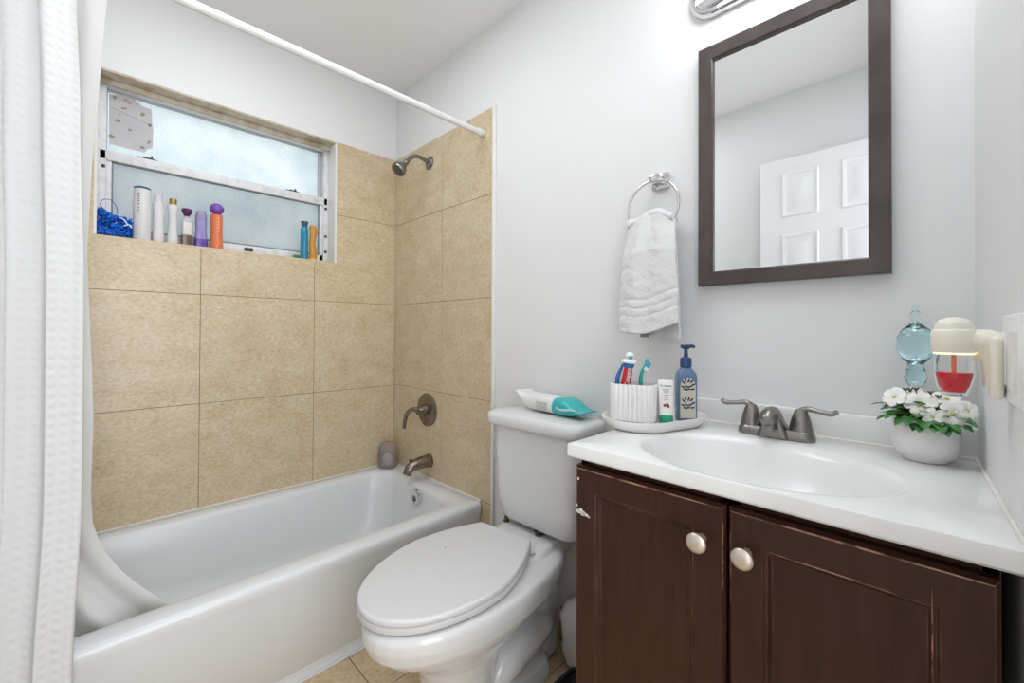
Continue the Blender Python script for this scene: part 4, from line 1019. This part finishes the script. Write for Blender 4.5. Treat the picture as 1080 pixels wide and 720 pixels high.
for x_ in (1.765, 1.905, 2.045):
    bm = BM(); lathe(bm, [(.024, .03), (.024, .05), (.020, .055), (0, .056)], 24, to_room(x_, 2.057, 0)); obj('socket', bm, M_chrome, vl)
    bm = BM(); sphere(bm, (x_, -.103, 2.057), .0475, seg=28); obj('globe_bulb', bm, M_bulb, vl)

# ------------------------------------------------------------------ TOWEL RING AND TOWEL
trg = thing('towel_ring', 'chrome towel ring on a square mount left of the mirror', 'towel ring', (1.572, 0.005, 1.56))
bm = BM(); box(bm, 1.548, 1.600, -.008, .0055, 1.545, 1.592, .003); box(bm, 1.560, 1.588, -.050, -.006, 1.556, 1.580, .004); obj('mount', bm, M_chrome, trg)
bm = BM(); ring_torus(bm, (1.570, -.046, 1.484), .078, .0042, Matrix.Rotation(PI / 2 - .02, 3, 'X')); obj('ring', bm, M_chrome, trg)
M_terry = add_noise_bump(mat('terry_cloth', 'F1F1F1', .95), 420, .9, .004, 2)
tw_ = thing('hand_towel', 'white terry hand towel hanging through the chrome ring', 'towel', (1.566, -.046, 1.10))
def towel_layer(name, zt, zb_fn, yo, wt_, wb_, xo, ph, hemz, parent):
    nu, nv = 70, 90
    def f(u, v):
        s = u * 2 - 1
        zb = zb_fn(s)
        z = zt(s) + (zb - zt(s)) * v
        w = wt_ + (wb_ - wt_) * (1 - (1 - v) ** 2.2)
        x = 1.566 + xo * v + s * w
        fold = (math.sin(s * 4.2 + ph) * .5 + math.sin(s * 9 + ph * 2 + v) * .35) * .008 * (1 - .35 * v)
        edge = -.018 * (abs(s) ** 4)
        y = yo(v) + (fold - edge * (1 if yo(1) < -.046 else -1))
        # woven band
        for hz in hemz:
            d = abs(z - zb - hz)
            if d < .007: y += .0028 * (1 - d / .007) * (1 if yo(1) < -.046 else -1)
        p = Vector((x, y, z))
        nn = mnoise.noise(p * 160) * .0012 + mnoise.noise(p * 45) * .0022
        return p + Vector((nn, nn, nn * .5))
    return sheet(name, M_terry, nu, nv, f, parent, thick=.007)
ztop = lambda s: 1.462 - .016 * s * s + .006 * math.sin(4.5 * s + .6) + .004 * s
towel_layer('front_drop', ztop, lambda s: 1.119 + .012 * s - .008 * math.cos(3 * s), lambda v: -.060 - .022 * min(1, v * 3), .070, .092, 0.0, .4, (.050, .074, .098), tw_)
towel_layer('back_drop', ztop, lambda s: 1.103 - .008 * s, lambda v: -.036 + .006 * min(1, v * 3), .070, .083, .004, 1.7, (.055, .08), tw_)
bm = BM()
for k in range(1):
    pts = []
    rings = []
    for i in range(41):
        s = i / 20 - 1
        c = Vector((1.566 + s * .071, -.047, ztop(s) - .004)); y0 = (math.sin(s * 4.2 + .4) * .5 + math.sin(s * 9 + .8) * .35) * .008
        rings.append([c + Vector((0, y0 * math.cos(a / 2) + .0165 * math.cos(a), .014 * math.sin(a))) + Vector((1, 1, 1)) * mnoise.noise(c * 70 + Vector((a, 0, 0))) * .002 for a in [2 * PI * q_ / 14 for q_ in range(14)]])
    loft(bm, rings)
obj('gathered_top', bm, M_terry, tw_, ang=80)
bm = BM(); box(bm, 1.540, 1.568, -.062, -.060, 1.100, 1.122, .0008, mtx=None); obj('care_label', bm, mat('grey_label', '8D8D8F', .7), tw_)

# ------------------------------------------------------------------ BOTTLES ON THE WINDOW SILL
ZS = WZ0 + .001
def SL(y, x=-.035): return Matrix.Translation((x, y, ZS))
M_wht = mat('white_bottle', 'DCDADB', .35); M_navline = mat('navy_cap_line', '36507E', .4); M_gold = mat('gold_cap', 'B79348', .3, .8)
G = 'toiletries on the window sill'
t1 = thing('shampoo_bottle', 'tallest white bottle on the window sill with thin navy cap, beside the loofah', 'bottle', (-.035, -1.075, ZS), group=G)
bm = BM(); lathe(bm, [(.025, 0), (.027, .003), (.0275, .10), (.0265, .17), (.0255, .200)], 32, SL(-1.075)); b1 = obj('bottle_body', bm, M_wht, t1)
bm = BM(); lathe(bm, [(.0255, .1995), (.0262, .201), (.0258, .206), (.018, .210), (0, .211)], 32, SL(-1.075)); obj('cap', bm, M_navline, t1)
fd = Vector((2.151 + .035, -1.21 + 1.075, 0)).normalized(); fs = Vector((-fd.y, fd.x, 0))
c_ = Vector((-.035, -1.075, ZS)) + (fd * .92 - fs * .38).normalized() * .0278
for k, z in enumerate((.178, .168, .158, .148, .138, .124, .114, .104)):
    bm = BM(); w_ = .006 if k < 5 else .0045
    box(bm, -w_ / 2, w_ / 2, -.0015, .0015, -.0008, .0006, mtx=frame_m(c_ + Vector((0, 0, z)), fs, fd * .92 - fs * .38)); obj('printed_line', bm, M_ink, b1)
t2 = thing('conditioner_bottle', 'slim white waisted bottle on the sill, second right of the loofah', 'bottle', (-.035, -1.026, ZS), group=G)
bm = BM(); lathe(bm, [(.0165, 0), (.0185, .003), (.0185, .03), (.0165, .07), (.0165, .10), (.0185, .14), (.0175, .156), (.0135, .160), (0, .161)], 28, SL(-1.026)); obj('bottle_body', bm, M_wht, t2)
bm = BM(); lathe(bm, [(.0135, .158), (.0135, .188), (.0125, .190), (0, .190)], 28, SL(-1.026)); obj('cap', bm, mat('grey_white_cap', 'CFCDD2', .4), t2)
t3 = thing('lotion_bottle', 'white hourglass-waisted bottle with a gold cap on the sill', 'bottle', (-.035, -.981, ZS), group=G)
bm = BM(); lathe(bm, [(.0175, 0), (.0195, .003), (.0195, .02), (.0160, .06), (.0140, .095), (.0165, .13), (.0195, .150), (.017, .158), (.0105, .162), (0, .163)], 28, SL(-.981)); obj('bottle_body', bm, M_wht, t3)
bm = BM(); lathe(bm, [(.0125, .161), (.0125, .182), (.0115, .184), (0, .184)], 28, SL(-.981)); obj('cap', bm, M_gold, t3)
def clear_mat(n, c, tw=.75): return mat(n, c, .08, 0, Transmission_Weight=tw, IOR=1.3)
t4 = thing('body_mist_bottle', 'clear mist bottle with faceted dark plum cap on the sill', 'bottle', (-.035, -.936, ZS), group=G)
bm = BM(); loft(bm, [rrect(.0185, .0185, .005, ZS + z, -.035, -.936, n=4) if z < .11 else rrect(r_, r_, r_ * .9, ZS + z, -.035, -.936, n=4) for z, r_ in ((0, 0), (.105, 0), (.116, .013), (.122, .009))]); b4 = obj('bottle_body', bm, clear_mat('clear_bottle', 'E4E0E6', .6), t4)
bm = BM(); loft(bm, [rrect(.0187, .0187, .005, ZS + z, -.035, -.936, n=4) for z in (.002, .042)]); obj('liquid', bm, mat('dark_amber_base', '5E4A38', .15), b4)
bm = BM(); box(bm, -.0166, -.0155, -.949, -.923, ZS + .045, ZS + .095, .0004); obj('label', bm, mat('cream_label', 'DED9D2', .6), b4)
bm = BM(); lathe(bm, [(.009, .120), (.0105, .126), (.0175, .137), (.0195, .150), (.017, .153), (0, .153)], 10, SL(-.936)); obj('cap', bm, mat('plum_cap', '5C2D55', .15), t4, ang=10)
t5 = thing('shower_gel_bottle', 'lavender flat bottle with grey-purple flip cap on the sill', 'bottle', (-.035, -.888, ZS), group=G)
bm = BM(); loft(bm, [rrect(hx, hy, r_, ZS + z, -.035, -.888, n=5) for z, hx, hy, r_ in ((0, .015, .022, .010), (.004, .017, .0235, .011), (.03, .017, .022, .011), (.07, .016, .019, .010), (.105, .0155, .0205, .010), (.117, .014, .019, .010))]); b5 = obj('bottle_body', bm, mat('lavender_plastic', 'A79AD6', .15, 0, Transmission_Weight=.35), t5)
bm = BM(); loft(bm, [rrect(hx, hy, r_, ZS + z, -.035, -.888, n=5) for z, hx, hy, r_ in ((.001, .0172, .0242, .011), (.022, .0175, .0238, .011), (.034, .0172, .0222, .011))]); obj('base_band', bm, mat('deep_purple', '5E3E9A', .2), b5)
bm = BM(); loft(bm, [rrect(hx, hy, r_, ZS + z, -.035, -.888, n=5) for z, hx, hy, r_ in ((.116, .0150, .0205, .010), (.135, .0150, .020, .010), (.150, .0125, .0155, .009), (.154, .010, .012, .008))]); obj('cap', bm, mat('grey_purple_cap', '8B82A2', .3), t5)
t6 = thing('body_wash_bottle', 'coral orange bottle topped with a round purple cap on the sill', 'bottle', (-.035, -.833, ZS), group=G)
bm = BM(); lathe(bm, [(.0235, 0), (.0255, .003), (.0245, .02), (.0215, .06), (.0215, .09), (.023, .125), (.022, .146), (.016, .150), (0, .151)], 32, SL(-.833)); b6 = obj('bottle_body', bm, mat('coral_plastic', 'E07A52', .22, 0, Subsurface_Weight=0.0), t6)
bm = BM(); sphere(bm, (-.035, -.833, ZS + .174), .0268, .95, 1.0, .92, 28); obj('cap', bm, mat('purple_cap', '7A4BA8', .25), t6)
for k, z in enumerate((.132, .118, .104, .090, .076)):
    bm = BM(); sphere(bm, (-.035 + .0215, -.833 + .004, ZS + z), .0032, .5, 1, 1, 10); obj('printed_dot', bm, mat('pale_print', 'F3C9A8', .5), b6)
t7 = thing('teal_bottle', 'slim teal bottle with flared cap at the right end of the sill', 'bottle', (-.035, -.474, ZS), group=G)
bm = BM(); lathe(bm, [(.0165, 0), (.018, .003), (.018, .15), (.0145, .158), (.012, .162), (0, .163)], 28, SL(-.474)); obj('bottle_body', bm, mat('teal_blue_plastic', '1F86A8', .15), t7)
bm = BM(); lathe(bm, [(.0125, .160), (.0145, .166), (.0145, .178), (.017, .184), (.017, .188), (0, .189)], 28, SL(-.474)); obj('cap', bm, mat('dark_teal_cap', '1D5A66', .3), t7)
t8 = thing('sunscreen_bottle', 'wavy golden orange bottle at the right end of the sill', 'bottle', (-.035, -.434, ZS), group=G)
bm = BM()
rings = [[Vector((-.035 + .012 * math.cos(a), -.434 + .004 * math.sin(z * 55) + w * math.sin(a), ZS + z)) for a in [2 * PI * k / 24 for k in range(24)]] for z, w in ((0, .015), (.004, .017), (.03, .018), (.06, .017), (.085, .0145), (.11, .015), (.14, .018), (.160, .019), (.170, .017), (.174, .010))]
loft(bm, rings); b8 = obj('bottle_body', bm, mat('gold_orange_plastic', 'C88A34', .25), t8)
bm = BM(); lathe(bm, [(.0125, 0), (.0125, .010), (0, .0101)], 20, Matrix.Translation((-.0345, -.434, ZS - .0002)) @ Matrix.Diagonal((1, 1.42, 1, 1))); obj('bottle_base', bm, mat('yellow_base', 'E2B43C', .35), b8)
gs = thing('green_scrubber', 'small green scrubber lying at the foot of the teal bottle', 'scrubber', (-.028, -.508, ZS), group=G)
bm = BM()
r2 = random.Random(5)
for k in range(16):
    a = r2.uniform(0, 2 * PI); c = Vector((-.028 + r2.uniform(-.01, .01), -.510 + r2.uniform(-.012, .010), ZS + .008 + r2.uniform(-.002, .004)))
    ring_torus(bm, c, .0058, .0014, Matrix.Rotation(r2.uniform(0, PI), 3, 'X') @ Matrix.Rotation(r2.uniform(0, PI), 3, 'Y'), 14, 6)
obj('scrub_mesh', bm, mat('green_mesh', '3FA464', .5), gs)

# loofah
lf = thing('loofah', 'bright blue mesh loofah at the left end of the window sill', 'loofah', (-.045, -1.15, ZS))
M_loof = mat('blue_mesh', '1A70DE', .4); add_noise_bump(M_loof, 400, .8, .002)
bm = BM(); r3 = random.Random(11)
for k in range(190):
    u = r3.random(); yb = -1.206 + .118 * u
    h = .118 * (1 - .42 * u) ; hx = .035
    c = Vector((-.047 + r3.uniform(-.02, .018), yb, ZS + .006 + r3.random() * h * .82))
    d = Vector((r3.uniform(-1, 1), r3.uniform(-1, 1), r3.uniform(-.6, .8))).normalized()
    s = d.orthogonal().normalized(); n_ = d.cross(s)
    L = r3.uniform(.018, .030); pts1, pts2 = [], []
    ph = r3.uniform(0, 6)
    for j in range(9):
        t = j / 8 - .5
        o1 = c + d * L * t + n_ * (.006 * math.sin(j * 1.6 + ph)) ; w = .007 * (1 - 1.2 * t * t)
        pts1.append(o1 - s * w); pts2.append(o1 + s * w + n_ * .004 * math.cos(j * 2.1 + ph))
    for p in pts1 + pts2:
        p.z = max(p.z, ZS + .0012); p.x = max(-.078, min(-.004, p.x)); p.y = max(WY0 + .010, min(-1.080 if p.x > -.012 else -1.104, p.y))
    loft(bm, [pts1, pts2], False, False, closed=False)
o = obj('mesh_ruffles', bm, M_loof, lf, ang=80); s = o.modifiers.new('t', 'SOLIDIFY'); s.thickness = .0012
bm = BM(); tube(bm, [(-.04, -1.175, ZS + .09), (-.03, -1.192, ZS + .115), (-.03, -1.185, ZS + .135), (-.03, -1.165, ZS + .138), (-.03, -1.15, ZS + .12), (-.035, -1.145, ZS + .09)], .0013, 8, 6); obj('cord', bm, mat('blue_cord', '2C60B4', .5), lf)
bm = BM(); tube(bm, [(-.02, -1.140, ZS + .075), (-.014, -1.128, ZS + .068), (-.013, -1.118, ZS + .052), (-.013, -1.106, ZS + .048)], .0022, 8, 6); tube(bm, [(-.014, -1.128, ZS + .045), (-.011, -1.115, ZS + .050), (-.011, -1.106, ZS + .04)], .0022, 8, 6); obj('white_ribbon', bm, mat('white_ribbon', 'DCE8F4', .4), lf)

# clear plastic pouch in the corner of the tub rim
M_pouch = mat('smoky_clear_plastic', 'DCD2D0', .2, 0, Transmission_Weight=.75, IOR=1.12); add_noise_bump(M_pouch, 45, 1.0, .012)
po = thing('plastic_pouch', 'crumpled translucent plastic pouch standing in the tub corner', 'pouch', (.058, -.066, .378))
bm = BM(); rings = []
for z, hx, hy in ((0, .040, .036), (.006, .045, .042), (.04, .046, .044), (.08, .044, .042), (.11, .041, .038), (.128, .034, .028), (.134, .022, .016)):
    r_ = rrect(hx, hy, hy * .6, .378 + z, .058, -.066, n=6, rot=.7)
    rings.append([p + Vector((mnoise.noise(p * 30), mnoise.noise(p * 30 + Vector((3, 3, 3))), 0)) * (.011 if 0 < z < .12 else .002) for p in r_])
loft(bm, rings)
for v in bm.verts: v.co.x = max(v.co.x, .004); v.co.y = min(v.co.y, -.008)
obj('pouch_film', bm, M_pouch, po, ang=70)
bm = BM(); sphere(bm, (.06, -.068, .42), .026, 1, 1, 1.2, 16); obj('contents', bm, mat('grey_contents', 'C9C4CC', .6), po)
